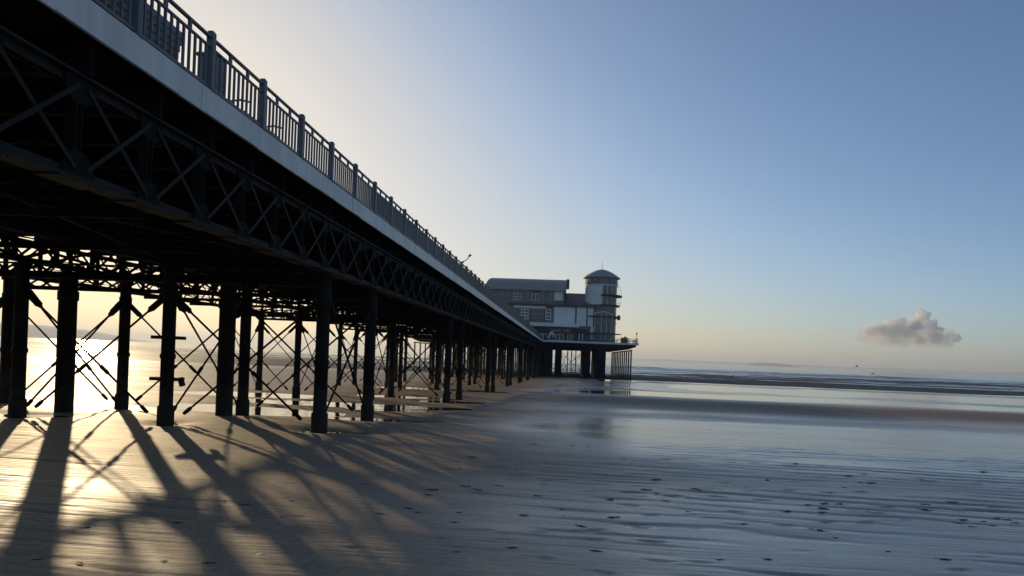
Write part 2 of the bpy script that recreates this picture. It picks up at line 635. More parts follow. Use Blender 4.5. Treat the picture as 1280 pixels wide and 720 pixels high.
at = sea.data.attributes.new('foam', 'FLOAT', 'POINT')
at.data.foreach_set('value', foam.reshape(-1).astype(np.float32))
nt = M['sea'].node_tree
an = nt.nodes.new('ShaderNodeAttribute')
an.attribute_name = 'foam'
mx = nt.nodes.new('ShaderNodeMix')
mx.data_type = 'RGBA'
nt.links.new(an.outputs['Fac'], mx.inputs[0])
mx.inputs[6].default_value = (0.02, 0.026, 0.032, 1)
mx.inputs[7].default_value = (0.8, 0.8, 0.8, 1)
nt.links.new(mx.outputs[2], nt.nodes['Principled BSDF'].inputs['Base Color'])


def pool_sheet(cx, cy, rx, ry, z, n=40):
    mb = MB()
    vs = [(cx, cy, z)] + [(cx + rx * math.cos(2 * math.pi * k / n), cy + ry * math.sin(2 * math.pi * k / n), z) for k in range(n)]
    mb.add(vs, [(0, 1 + k, 1 + (k + 1) % n) for k in range(n)])
    o = mb.build('puddle', M['pool'], fixn=False)
    o['kind'] = 'structure'
    return o


for (cx, cy, rx, ry, d) in POOLS:
    zc = float(sand_h(np.array([cx]), np.array([cy]))[0])
    pool_sheet(cx, cy, rx * 1.2, ry * 1.2, zc + 0.45 * d)
# the two long pools on the open beach
for (yc, w, lo, hi) in ((73, 14, -4, 190), (125, 60, 6, 300)):
    mb = MB()
    xs_ = np.linspace(lo, hi, 40)
    wp = (9, 2.1) if yc == 73 else (18, 4.4)
    yy = yc + wp[0] * fbm(xs_ / 22 + wp[1], xs_ * 0 + wp[1] * 3.7, 3)
    vs = []
    zz = float(np.interp(yc, PROF_Y, PROF_Z)) - (0.105 if yc == 73 else 0.12)
    for x_, y_ in zip(xs_, yy): vs += [(x_, y_ - w / 2, zz), (x_, y_ + w / 2, zz)]
    mb.add(vs, [(2 * i, 2 * i + 2, 2 * i + 3, 2 * i + 1) for i in range(len(xs_) - 1)])
    mb.build('pool', M['pool'], fixn=False)['kind'] = 'structure'

# ------------------------------------------------------------------ the pier
Z_DECK = CAMZ + 3.82
Z_FB = CAMZ + 3.455
Z_TC = CAMZ + 3.04      # top chord
Z_BC = CAMZ + 1.85      # bottom chord
X_E, X_W = -5.5, -17.5
Y0, Y1 = -9.0, 172.0
pier = empty('pier', (-11.5, 18.0, 0), 'long dark iron pier on rows of piles, running out over the sand to the pavilion', 'pier')

mb = MB()
mb.box(X_W + .06, X_E - .06, Y0, Y1, Z_DECK - 0.12, Z_DECK - 0.03)
mb.build('deck', M['deckwood'], pier)
# fascia boards with butt joints
mb = MB()
yy = Y0
while yy < Y1:
    y2 = min(yy + 3.99, Y1)
    j = random.uniform(-.004, .004)
    mb.box(X_E - .06, X_E + j, yy + .010, y2 - .010, Z_FB, Z_DECK)
    yy = y2
mb.build('fascia', M['fascia'], pier)
mb = MB()
yy = Y0
while yy < Y1:
    y2 = min(yy + random.uniform(.5, 2.6), Y1)
    mb.box(X_E - .03, X_E + random.choice((.004, .010, .02)), yy, y2 - .03, Z_FB - random.uniform(.010, .028), Z_FB - .003)
    yy = y2
mb.build('drip_edge', M['trim'], pier)
mb = MB()
mb.box(X_W, X_W + .06, Y0, Y1, Z_FB, Z_DECK)
mb.build('fascia', M['fascia'], pier)


def capped(name, shapes, mat, parent, limit=100):
    """shapes = list of (distance, function(MB)); nearest become parts of their own, the rest one stuff part"""
    shapes = sorted(shapes, key=lambda t: t[0])
    for d, fn in shapes[:limit]:
        q = MB()
        fn(q)
        q.build(name, mat, parent)
    if len(shapes) > limit:
        q = MB()
        for d, fn in shapes[limit:]: fn(q)
        o = q.build(name, mat, parent)
        o['kind'] = 'stuff'


PANEL = 1.525
TY = [8.55 + PANEL * k for k in range(-11, 108) if 8.55 + PANEL * k < Y1]
# floor beams across the pier, one at every panel point, with stringers along it
sh = []
for ty in TY:
    def fn(q, ty=ty):
        q.box(X_W + .1, X_E - .12, ty - .07, ty + .07, Z_TC + .02, Z_TC + .05)
        q.box(X_W + .1, X_E - .12, ty - .012, ty + .012, Z_TC + .05, Z_DECK - .30)
        q.box(X_W + .1, X_E - .12, ty - .07, ty + .07, Z_DECK - .30, Z_DECK - .27)
    sh.append((abs(ty), fn))
capped('floor_beam', sh, M['steel'], pier)
mb = MB()
for k in range(15):
    xk = X_W + 0.5 + k * (X_E - X_W - 1.0) / 14
    mb.box(xk - .05, xk + .05, Y0, Y1, Z_DECK - .265, Z_DECK - .123)
mb.build('stringers', M['deckwood'], pier)


def chord(q, xc, z, y0, y1, w=0.26, t=0.03, up=True):
    q.box(xc - w / 2, xc + w / 2, y0, y1, z - t / 2, z + t / 2)
    s = 1 if up else -1
    for o in (-.05, .05):
        a, b = sorted((z + s * t / 2, z + s * (t / 2 + .10)))
        q.box(xc + o - .01, xc + o + .01, y0, y1, a, b)


# the near girder: chords, posts with gusset plates, crossed diagonals
g = MB()
chord(g, ROWS[0], Z_BC, Y0, Y1, 0.30, 0.035, True)
near = g.build('girder', M['truss'], pier)
g = MB()
chord(g, ROWS[0], Z_TC, Y0, Y1, 0.30, 0.035, False)
g.build('top_chord', M['truss'], near)
# cover plates with rivet heads on the bottom chord
sh = []
for ty in TY:
    def fn(q, ty=ty):
        q.box(ROWS[0] - .165, ROWS[0] + .165, ty - .42, ty + .42, Z_BC - .037, Z_BC - .0185)
        if abs(ty - 16) < 26:
            for s_ in (-.34, -.24, -.14, .14, .24, .34):
                q.lathe(ROWS[0] + .13, ty + s_, [(0.016, Z_BC - .036), (.014, Z_BC - .046), (0.0, Z_BC - .05)], 6)
    sh.append((abs(ty - 10), fn))
capped('cover_plate', sh, M['truss'], near)
sh_v, sh_d = [], []
zb, zt = Z_BC + .02, Z_TC - .02
for i, ty in enumerate(TY):
    def fv(q, ty=ty):
        for o in (-.05, .05):
            q.box(ROWS[0] - .06, ROWS[0] + .075, ty + o - .012, ty + o + .012, zb, zt)
        q.box(ROWS[0] - .018, ROWS[0] - .004, ty - .038, ty + .038, zb, zt)
        for z, s in ((zb, 1), (zt, -1)):       # gusset plates
            a, b, c = .30, .20, .30
            q.prism([(ty - a, z), (ty + a, z), (ty + a - .04, z + s * b), (ty + .12, z + s * c), (ty - .12, z + s * c), (ty - a + .04, z + s * b)],
                    'x', ROWS[0] + .076, ROWS[0] + .090)
    sh_v.append((abs(ty - 10), fv))
    if i + 1 < len(TY):
        t2 = TY[i + 1]
        def f1(q, ty=ty, t2=t2):
            q.beam((ROWS[0] + .112, ty + .10, zt - .10), (ROWS[0] + .112, t2 - .10, zb + .10), .058, .014, (1, 0, 0))
        def f2(q, ty=ty, t2=t2):
            q.beam((ROWS[0] + .130, ty + .10, zb + .10), (ROWS[0] + .130, t2 - .10, zt - .10), .058, .014, (1, 0, 0))
        sh_d += [(abs(ty - 10), f1), (abs(ty - 10) + .01, f2)]
capped('post', sh_v, M['steel'], near)
capped('diagonal', sh_d, M['truss'], near)

# the three inner girders
for rx in ROWS[1:]:
    g = MB()
    chord(g, rx, Z_BC, Y0, Y1)
    go = g.build('girder', M['steel'], pier)
    g = MB()
    chord(g, rx, Z_TC, Y0, Y1, up=False)
    g.build('top_chord', M['steel'], go)
    g = MB()
    for i, ty in enumerate(TY):
        g.box(rx - .05, rx + .05, ty - .05, ty + .05, zb, zt)
        if i + 1 < len(TY):
            t2 = TY[i + 1]
            g.beam((rx + .06, ty, zt - .04), (rx + .06, t2, zb + .04), .07, .014, (1, 0, 0))
            g.beam((rx + .08, ty, zb + .04), (rx + .08, t2, zt - .04), .07, .014, (1, 0, 0))
        for z, s in ((zb, 1), (zt, -1)):
            g.prism([(ty - .22, z), (ty + .22, z), (ty + .1, z + s * .22), (ty - .1, z + s * .22)], 'x', rx - .08, rx - .066)
    g.build('lattice_web', M['steel'], go)

# cross girders between the piles at every bent
ZC0, ZC1 = CAMZ + 1.46, CAMZ + 1.83
for by in BENTS:
    g = MB()
    xa, xb = ROWS[-1] - .1, ROWS[0] + .1
    g.box(xa, xb, by - .10, by + .10, ZC0, ZC0 + .03)
    g.box(xa, xb, by - .012, by + .012, ZC0 + .03, ZC0 + .12)
    g.box(xa, xb, by - .10, by + .10, ZC1 - .035, ZC1 - .005)
    n = 22
    for k in range(n):
        x0, x1 = xa + (xb - xa) * k / n, xa + (xb - xa) * (k + 1) / n
        za, zc = (ZC0 + .03, ZC1 - .035) if k % 2 else (ZC1 - .035, ZC0 + .03)
        g.beam((x0, by + .03, za), (x1, by + .03, zc), .012, .06, (0, 0, 1))
        g.beam((x0, by - .03, zc), (x1, by - .03, za), .012, .06, (0, 0, 1))
    cg = g.build('cross_girder', M['steel'], pier)
    # sway lattice above, between the girders
    g = MB()
    for a, b in zip(ROWS[:-1], ROWS[1:]):
        for s in (0, 1):
            g.beam((a, by + .05 + .03 * s, Z_BC + .1 if s else Z_TC - .1), (b, by + .05 + .03 * s, Z_TC - .1 if s else Z_BC + .1), .014, .09, (0, 0, 1))
    g.build('sway_brace', M['steel'], cg)
# lateral bracing flat in the plane of the bottom chords
g = MB()
for k in range(len(BENTS) - 1):
    a, b = BENTS[k], BENTS[k + 1]
    for xa, xb in zip(ROWS[:-1], ROWS[1:]):
        g.beam((xa, a, Z_BC + .05), (xb, b, Z_BC + .05), .09, .016)
        g.beam((xb, a, Z_BC + .08), (xa, b, Z_BC + .08), .09, .016)
g.build('lateral_bracing', M['steel'], pier)
# cross ties between the bents
for k in range(0, len(BENTS) - 1):
    a, b = BENTS[k], BENTS[k + 1]
    n = 3 if b - a > 6 else 1
    for j in range(1, n + 1):
        yk = a + (b - a) * j / (n + 1)
        g = MB()
        g.box(ROWS[-1], ROWS[0] - .2, yk - .05, yk + .05, Z_BC - .13, Z_BC - .02)
        g.build('cross_tie', M['steel'], pier)


def pile_mesh(r, zt_, big=False):
    q = MB()
    prof = [(r * 1.24, -.9), (r * 1.24, .36), (r * 1.18, .40), (r * 1.02, .42), (r, .46)]
    if big: prof = [(r, -.9), (r, .46)]
    prof += [(r, 1.55), (r * 1.14, 1.56), (r * 1.14, 1.66), (r, 1.67)] if not big else []
    prof += [(r * .98, zt_ - .75), (r * 1.12, zt_ - .74), (r * 1.12, zt_ - .50), (r * .98, zt_ - .49), (r * .98, zt_ - .10), (r * 1.3, zt_ - .09), (r * 1.3, zt_), (0, zt_)]
    return q.lathe(0, 0, prof, 20)


base_pile = None
big_pile = None
bent_z = {}
for by in BENTS:
    for rx in ROWS:
        zs = float(sand_base(np.array([rx]), np.array([by]))[0])
        bent_z[(rx, by)] = zs
        # heights differ by the slope of the beach: stretch so that the head meets the girder
        key = round(zs, 2)
        q = pile_mesh(.160, Z_BC - .04 - zs)
        o = q.build('pile', M['pile'], None)
        o.parent = pier
        o.location = (rx + 11.5, by - 18.0, zs)
for rx, by in ((ROWS[1], 21.2), (ROWS[2], 19.76)):
    q = pile_mesh(.233, Z_BC - .04, True)
    o = q.build('pile', M['pile'], None)
    o.parent = pier
    o.location = (rx + 11.5, by - 18.0, -.05)
    o['label'] = 'thicker plain pile between the bents'
# odd collars with brackets on one near pile
for z in (1.02, 2.02):
    g = MB()
    g.box(ROWS[1] - .34, ROWS[1] + .34, 17.80, 18.20, z, z + .08)
    if z < 2: g.beam((ROWS[1] + .33, 18.0, 1.10), (ROWS[1] + .40, 18.0, .90), .12, .10)
    g.build('pile_collar', M['pile'], pier)


def tie(q, p0, p1, r=.027, sock=.078):
    """tie rod with a heavy forked socket at each end"""
    p0, p1 = Vector(p0), Vector(p1)
    d = (p1 - p0).normalized()
    a, b = p0 + d * .16, p1 - d * .16
    L_ = (b - a).length
    q.beam(a, a + d * .52, sock * 2.0, sock * 1.3)
    q.tube([a + d * .52, a + d * .60], [sock * .8, r * 1.3], 8)
    q.tube([a + d * .55, b - d * .28], r, 7)
    q.tube([a + d * (L_ * .62), a + d * (L_ * .62) + d * .26], r * 1.75, 7)
    q.tube([b - d * .26, b - d * .20, b - d * .06, b], [r, sock * .62, sock * .62, sock * .5], 8)


sh = []
for by in BENTS:
    for a, b in zip(ROWS[:-1], ROWS[1:]):
        zs = bent_z[(a, by)]
        top = Z_BC - .62
        s = 1 if a > b else -1
        for (x0, x1, oy) in ((a, b, .06), (b, a, -.06)):
            sg = 1 if x1 > x0 else -1
            def fn(q, x0=x0, x1=x1, oy=oy, by=by, zs=zs, sg=sg):
                tie(q, (x0, by + oy, top), (x1 - sg * .30, by + oy, zs + .12))
            sh.append((abs(by - 18) + abs(a + 5.8) * .1, fn))
capped('tie_rod', sh, M['steel'], pier)
sh = []
for i in range(0, len(BENTS), 2):
    ya, yb = BENTS[i], BENTS[i + 1]
    for rx in ROWS:
        for (p, q_, ox) in ((ya, yb, .06), (yb, ya, -.06)):
            zs = bent_z[(rx, q_)]
            sg = 1 if q_ > p else -1
            def fn(q, p=p, q_=q_, rx=rx, ox=ox, zs=zs, sg=sg):
                tie(q, (rx + ox, p, Z_BC - .62), (rx + ox, q_ - sg * .28, zs + .12))
            sh.append((abs(p - 18), fn))
capped('side_tie_rod', sh, M['steel'], pier)

# ------------------------------------------------------------------ railings on the pier deck
RP = 1.995
PY = [11.3 + RP * k for k in range(-8, 81)]
Z_RT = CAMZ + 4.74


def railing(x, label, full):
    r = empty('railing', (x, 11.3, Z_DECK), label, 'railing')
    ya, yb = PY[0], PY[-1]
    pm = None
    for y_ in PY:
        if pm is None:
            q = MB()
            w = .055
            q.box(-w, w, -w, w, 0, Z_RT - Z_DECK - .02)
            q.box(-w + .012, w - .012, -w + .012, w - .012, Z_RT - Z_DECK - .0195, Z_RT - Z_DECK)
            q.box(-w - .03, w + .03, -w - .03, w + .03, 0, .035)
            o = q.build('post', M['rail'], None, bevel=.006)
            o.parent = r
            pm = o
        else:
            o = link(pm.copy())
            o.parent = r
        o.location = (0, y_ - 11.3, 0)
    q = MB()
    z1 = Z_RT - .085
    q.box(x - .03, x + .03, ya, yb, z1 - .03, z1)
    q.build('handrail', M['rail'], r)
    q = MB()
    z2 = Z_RT - .235
    q.box(x - .022, x + .022, ya, yb, z2 - .028, z2)
    q.box(x - .022, x + .022, ya, yb, Z_DECK + .05, Z_DECK + .085)
    q.build('rail', M['rail'], r)
    bm_ = None
    for y_ in PY[:-1]:
        if bm_ is None:
            q = MB()
            n = 12
            for k in range(1, n):
                t = y_ + .0 + RP * k / n
                q.box(x - .017, x + .017, t - .017, t + .017, Z_DECK + .085, z2 - .028)
            for k in (4, 8):
                t = y_ + RP * k / n
                q.box(x - .02, x + .02, t - .03, t + .03, z2, z1 - .03)
            bm_ = q.build('balusters', M['rail'], r)
            bm_.data.transform(Matrix.Translation((0, 11.3 - y_, 0)))
            bm_.location = (0, y_ - 11.3, 0)
        else:
            o = link(bm_.copy())
            o.parent = r
            o.location = (0, y_ - 11.3, 0)
    return r


railing(X_E - .06, 'grey post and baluster railing along the near edge of the pier deck', True)
railing(X_W + .06, 'grey post and baluster railing along the far edge of the pier deck', True)

# ------------------------------------------------------------------ furniture on the pier deck
zd = Z_DECK - .03


def bench(y0, y1, x, label, back=True):
    b = empty('bench', (x, (y0 + y1) / 2, zd), label, 'bench', 'benches behind the pier railing')
    q = MB()
    for k in range(4):
        q.box(x - .42 + k * .11, x - .33 + k * .11, y0, y1, zd + .42, zd + .45)
    q.build('seat', M['bench'], b)
    if back:
        q = MB()
        for k in range(5):
            z = zd + .34 + k * .095
            q.box(x + .045 + k * .018, x + .07 + k * .018, y0, y1, z, z + .0945)
        q.build('backrest', M['bench'], b)
    n = max(2, int(round((y1 - y0) / 1.25)) + 1)
    for k in range(n):
        yk = y0 + .06 + (y1 - y0 - .12) * k / (n - 1)
        q = MB()
        q.tube([(x - .40, yk, zd), (x - .36, yk, zd + .22), (x - .42, yk, zd + .41)], .022, 6)
        q.tube([(x + .14, yk, zd), (x + .03, yk, zd + .10), (x + .06, yk, zd + .24), (x + .02, yk, zd + .41)], .024, 6)
        q.tube([(x + .16, yk, zd + .02), (x + .20, yk, zd + .10), (x + .12, yk, zd + .15), (x + .08, yk, zd + .08)], .018, 6)
        q.tube([(x - .40, yk, zd + .41), (x - .42, yk, zd + .62), (x - .1, yk, zd + .66), (x + .08, yk, zd + .62)], .02, 6)
        q.build('leg', M['bench'], b)
    return b


bench(6.2, 11.05, -6.02, 'long grey slatted bench with scrolled ends, its back to the near pier railing')
bench(13.5, 15.2, -5.98, 'low backless grey bench just inside the railing, beyond the square bin', back=False)
bn = empty('litter_bin', (-5.95, 12.15, zd), 'square grey bin standing behind the railing between the two benches', 'bin')
q = MB()
q.box(-6.14, -5.80, 12.02, 12.34, zd + .06, zd + .86)
q.build('body', M['bench'], bn, bevel=.015)
q = MB()
q.box(-6.17, -5.77, 11.99, 12.37, zd + .862, zd + .92)
q.build('lid', M['bench'], bn, bevel=.02)
q = MB()
q.box(-6.11, -5.83, 12.05, 12.31, zd, zd + .058)
q.build('plinth', M['rail'], bn)


def floodlight(y_, label, sgn):
    f = empty('floodlight', (X_E - .06, y_, Z_RT), label, 'floodlight', 'floodlights on the pier railing')
    q = MB()
    q.box(X_E - .09, X_E - .03, y_ - .03, y_ + .03, Z_RT + .0, Z_RT + .10)
    q.tube([(X_E - .06, y_, Z_RT + .08), (X_E + .05, y_, Z_RT + .13), (X_E + .24, y_, Z_RT + .30)], .022, 8)
    q.build('arm', M['rail'], f)
    q = MB()
    q.beam((X_E + .20, y_, Z_RT + .34), (X_E + .34, y_, Z_RT + .44), .20, .08)
    q.build('lamp_head', M['rail'], f, bevel=.02)


floodlight(PY[8] + RP * 14.3, 'floodlight on a slanted arm above the middle of the pier railing', 1)
floodlight(PY[8] + RP * 26.0, 'floodlight on a slanted arm above the railing in front of the barrel roof', 1)

# ------------------------------------------------------------------ pier head
YH = 174.0
HX0, HX1 = -36.0, px(798.5, 430, YH)[0]
YB = 250.0
head = empty('platform', ((HX0 + HX1) / 2, YH, SEA), 'broad dark platform on many piles at the end of the pier, under the pavilion', 'platform')
zt_h = Z_DECK + .02
q = MB()
q.box(HX0 + .3, HX1 - .3, YH + .3, YB, zt_h - .35, zt_h - .08)
q.build('deck', M['deckwood'], head)
q = MB()
q.box(HX0, X_W - .02, YH, YH + .29, zt_h - .42, zt_h)
q.box(X_E + .05, HX1, YH, YH + .29, zt_h - .42, zt_h)
q.box(HX1 - .29, HX1, YH + .30, YB, zt_h - .42, zt_h)
q.box(HX0, HX0 + .29, YH + .30, YB, zt_h - .42, zt_h)
q.build('fascia', M['trim'], head)
q = MB()
for k in range(14):
    yk = YH + 1.2 + k * 5.6
    q.prism([(HX0 + 2.2, zt_h - 1.5), (HX1 - 2.4, zt_h - 1.5), (HX1 - .5, zt_h - .85), (HX1 - .5, zt_h - .43), (HX0 + .5, zt_h - .43), (HX0 + .5, zt_h - .85)], 'y', yk - .15, yk + .15)
q.build('cross_beam', M['steel'], head)
q = MB()
lines = [-35, -30.5, -26, -21.5, -17.2, -13.4, -9.6, -5.8, -1.9, 4.7, 8.2, 14.6]
for xk in lines:
    q.box(xk - .2, xk + .2, YH + .9, YB - .5, zt_h - 1.75, zt_h - 1.52)
q.build('long_beam', M['steel'], head)
sh = []
rows_y = [YH + 1.4 + 6.7 * k for k in range(12)]
for xk in lines:
    for yk in rows_y:
        r = .17
        if yk == rows_y[0] and xk in (-1.9, 4.7, 8.2): continue
        if -6 < xk < 9 and yk > rows_y[0]: r = .15
        def fn(q, xk=xk, yk=yk, r=r):
            q.lathe(xk, yk, [(r, -3.6), (r, zt_h - 1.75), (0, zt_h - 1.75)], 12)
        sh.append((yk, fn))
for xk in (0.4, 1.6, 3.0):
    def fn(q, xk=xk): q.lathe(xk, YB - 2, [(.16, -3.6), (.16, zt_h - 1.52), (0, zt_h - 1.52)], 12)
    sh.append((YB, fn))
capped('pile', sh, M['pile'], head)
for xa, xb in ((664, 675), (680, 690.5), (693.5, 702), (729.5, 738), (746.5, 757)):
    x0, x1 = px(xa, 450, YH + 1.4)[0], px(xb, 450, YH + 1.4)[0]
    q = MB()
    q.box(x0, x1, YH + .8, YH + 3.4, -3.4, zt_h - 1.51)
    q.box(x0 - .15, x1 + .15, YH + .7, YH + 3.5, -3.4, -2.05)
    q.build('concrete_column', M['concrete'], head, bevel=.06)
q = MB()
for (xa, xb, yy) in ((-1.9, 0.4, YB - 2), (1.6, 4.7, YB - 2), (-1.9, 4.7, YH + 50), (4.7, 8.2, YH + 35)):
    q.tube([(xa, yy, -2.3), (xb, yy, zt_h - 2.0)], .07, 6)
    q.tube([(xb, yy + .15, -2.3), (xa, yy + .15, zt_h - 2.0)], .07, 6)
    q.tube([(xa, yy + .3, -2.2), (xb, yy + .3, -2.2)], .07, 6)
q.build('cross_brace', M['steel'], head)

# railing of the platform
hr = empty('railing', ((X_E + HX1) / 2, YH + .15, zt_h), 'low grey railing along the front edge of the pavilion platform', 'railing')
q = MB()
n = int((HX1 - X_E) / 1.9)
for k in range(n + 1):
    xk = X_E + .2 + (HX1 - X_E - .4) * k / n
    p = MB()
    p.box(xk - .045, xk + .045, YH + .1, YH + .2, zt_h, zt_h + 1.08)
    p.build('post', M['rail'], hr)
for z in (.14, .45, .75, 1.03):
    q.box(X_E + .2, HX1 - .2, YH + .13, YH + .17, zt_h + z, zt_h + z + .04)
for k in range(8):
    yk = YH + .2 + k * 2
    q.box(HX1 - .24, HX1 - .16, yk, yk + .08, zt_h, zt_h + 1.08)
q.box(HX1 - .22, HX1 - .18, YH + .3, YH + 15, zt_h + 1.03, zt_h + 1.07)
q.build('rail', M['rail'], hr)

# ------------------------------------------------------------------ pavilion
YF = 183.0
cx0 = px(657, 400, YF)[0]
pav = empty('pavilion', (cx0, YF, zt_h), 'pale end-of-pier pavilion with a curved grey roof and a domed round corner tower', 'pavilion')


def X(x, Y=YF, y=390): return px(x, y, Y)[0]
def Z(x, y, Y=YF): return px(x, y, Y)[1]


def rect(q, xa, ya, xb, yb, Y=YF, d=.3):
    """box whose front face fills the photo rectangle on plane Y"""
    x0, x1 = X(xa, Y, ya), X(xb, Y, yb)
    xm, ym = (xa + xb) / 2, 0
    z1, z0 = Z((xa + xb) / 2, ya, Y), Z((xa + xb) / 2, yb, Y)
    q.box(x0, x1, Y, Y + d, z0, z1)
    return x0, x1, z0, z1


zroof_e = Z(657, 361)
zroof_t = Z(657, 345.6)
xl, xr = X(606), X(706.5)
# barrel roof: arc profile in Y-Z, hipped at the left end
prof = []
for k in range(15):
    t = k / 14 * math.pi / 2
    prof.append((YF - .9 + 7.5 * (1 - math.cos(t)), zroof_e + (zroof_t - zroof_e) * math.sin(t) ** .9))
prof2 = [(2 * (YF + 6.6) - y_, z_) for (y_, z_) in prof[::-1][1:]]
full = prof + prof2
vs, fs = [], []
n = len(full)
for (y_, z_) in full:
    t = (z_ - zroof_e) / (zroof_t - zroof_e)
    vs += [(xl + 1.1 * t * t, y_, z_), (xr, y_, z_)]
for i in range(n - 1): fs.append((2 * i, 2 * i + 1, 2 * i + 3, 2 * i + 2))
fs.append(tuple(2 * i for i in range(n)))
fs.append(tuple(2 * i + 1 for i in range(n - 1, -1, -1)))
fs.append((0, 2 * n - 2, 2 * n - 1, 1))
q = MB()
q.add(vs, fs)
roof = q.build('roof', M['roofm'], pav)
q = MB()
q.box(xl - .1, xr + .1, YF - 1.15, YF - .92, zroof_e - .35, zroof_e + .12)
q.build('gutter', M['roofm'], roof)
q = MB()
for k in range(4):
    z = zroof_t - .3 - k * .55
    q.box(xr + .02, xr + .75, YF + 1.5, YF + 9, z, z + .1)
q.build('louvre', M['roofm'], roof)
# main block behind
zmid = Z(657, 377)
q = MB()
q.box(xl + .3, xr - .3, YF + .4, YF + 13, zmid, zroof_e - .02)
q.build('upper_wall', M['grey'], pav)
q = MB()
q.box(X(560), X(740.5), YF + .4, YF + 55, zt_h, zmid - .02)
q.build('wall', M['grey'], pav)
# west wing roof
q = MB()
zz1, zz0 = Z(725, 363), Z(725, 381.5)
q.prism([(YF - .5, zz0), (YF + 9, zz1), (YF + 40, zz1), (YF + 54, zz0)], 'x', X(703.5), X(744))
q.build('wing_roof', M['slate'], pav)
q = MB()
q.box(X(692), X(746), YF - .75, YF - .52, zz0 - .45, zz0 + .05)
q.build('wing_gutter', M['slate'], pav)
q = MB()
q.prism([(YF - .5, zz0), (YF + 9, zz1), (YF + 40, zz1), (YF + 54, zz0)], 'x', X(560), xl - .2)
q.build('wing_roof', M['slate'], pav)


def window(xa, ya, xb, yb, nx, ny, Y=YF + .1, fr=.12, frame='trim', pane='glass', parent=pav):
    x0, x1 = X(xa, Y), X(xb, Y)
    z1, z0 = Z((xa + xb) / 2, ya, Y), Z((xa + xb) / 2, yb, Y)
    q = MB()
    for k in range(nx + 1):
        xk = x0 + (x1 - x0) * k / nx
        q.box(xk - fr / 2, xk + fr / 2, Y - .08, Y + .1, z0 - fr / 2, z1 + fr / 2)
    for j in range(ny + 1):
        zk = z0 + (z1 - z0) * j / ny
        q.box(x0 - fr / 2 - .01, x1 + fr / 2 + .01, Y - .095, Y + .09, zk - fr / 2 - .01, zk + fr / 2 + .01)
    w = q.build('window', M[frame], parent)
    q = MB()
    q.box(x0, x1, Y + .02, Y + .06, z0, z1)
    q.build('pane', M[pane], w)
    return w


# upper storey glazing
M['greyframe'] = paint('grey_frame', (0.36, 0.34, 0.31), (0.24, 0.225, 0.21), 0.5, 1.0, 0.4)
window(612, 363.0, 622, 374.5, 2, 2, frame='greyframe')
window(623.5, 362.8, 638, 374.8, 3, 2, frame='greyframe')
window(640.5, 363.5, 651, 375, 2, 3)
window(652.5, 363.3, 663, 375.2, 3, 1, frame='greyframe')
window(664, 367.2, 673, 375.6, 2, 1)
window(674.5, 363.6, 682, 375.6, 2, 1, frame='greyframe')
window(684, 364, 690.5, 376, 2, 3, frame='greyframe')
q = MB()
rect(q, 693, 364, 703.3, 375.5, YF - .05, .4)
q.build('wall_panel', M['white'], pav)
q = MB()
rect(q, 620, 376, 694, 379.5, YF - 1.0, .9)
q.build('balcony_front', M['grey'], pav)
q = MB()
rect(q, 618, 379.3, 700, 381.2, YF - .6, 1.0)
q.build('balcony_soffit', M['slate'], pav)
# middle storey
q = MB()
rect(q, 642, 382.2, 682, 385.2, YF - .25, .5)
q.build('lintel', M['trim'], pav)
window(651.5, 386.5, 660.5, 398.5, 2, 3, YF + .05, .22)
window(663, 386, 680, 399, 5, 2, YF + .1, .08, frame='greyframe')
window(682.5, 387, 688.5, 399.5, 1, 3, YF + .05, .22)
window(641, 386.2, 649.5, 398, 2, 2, YF + .1, .1, frame='greyframe')
q = MB()
rect(q, 689.6, 383, 692, 402, YF - .1, .5)
q.build('pilaster', M['grey'], pav)
q = MB()
rect(q, 640, 400, 692, 403, YF - .2, .6)
q.build('sill_band', M['grey'], pav)
# white wing wall in bays with vertical joints
for (xa, xb) in ((692.2, 718.3), (721.3, 732.3), (735.2, 741.0)):
    q = MB()
    x0, x1, z0, z1 = rect(q, xa, 384, xb, 408, YF - .1, .5)
    for k in range(1, 5):
        xk = x0 + (x1 - x0) * k / 5
        q.box(xk - .03, xk + .03, YF - .13, YF - .101, z0, z1)
    q.build('wall_panel', M['white'], pav)
q = MB()
rect(q, 718.5, 384, 721.2, 425, YF + .1, .29)
rect(q, 732.5, 384, 735, 408, YF + .1, .29)
q.build('recess', M['grey'], pav)
q = MB()
q.tube([(X(719.8), YF - .1, Z(719.8, 384)), (X(719.8), YF - .1, Z(719.8, 425))], .18, 8)
q.build('downpipe', M['grey'], pav)
q = MB()
rect(q, 738.5, 408.3, 741.2, 424, YF - .1, .5)
q.build('wall_panel', M['white'], pav)
# canopy band over the cafe front
q = MB()
rect(q, 662, 403.6, 724, 408.2, YF - 2.2, 2.5)
q.build('canopy', M['white'], pav)
# cafe front
q = MB()
rect(q, 668, 409, 718.5, 417.0, YF - .6, .8)
q.build('sign_board', M['black'], pav)
q = MB()
rect(q, 664, 417.3, 718.4, 426.2, YF - .1, .5)
q.build('cafe_front', M['black'], pav)
for (xa, xb, nx) in ((695.5, 705.5, 2), (710.5, 717.5, 2), (672, 680, 2)):
    window(xa, 418.0, xb, 426, nx, 1, YF - .25, .2)
q = MB()
rect(q, 676, 417.2, 684.5, 418.2, YF - .5, .3)
q.build('shelf', M['trim'], pav)


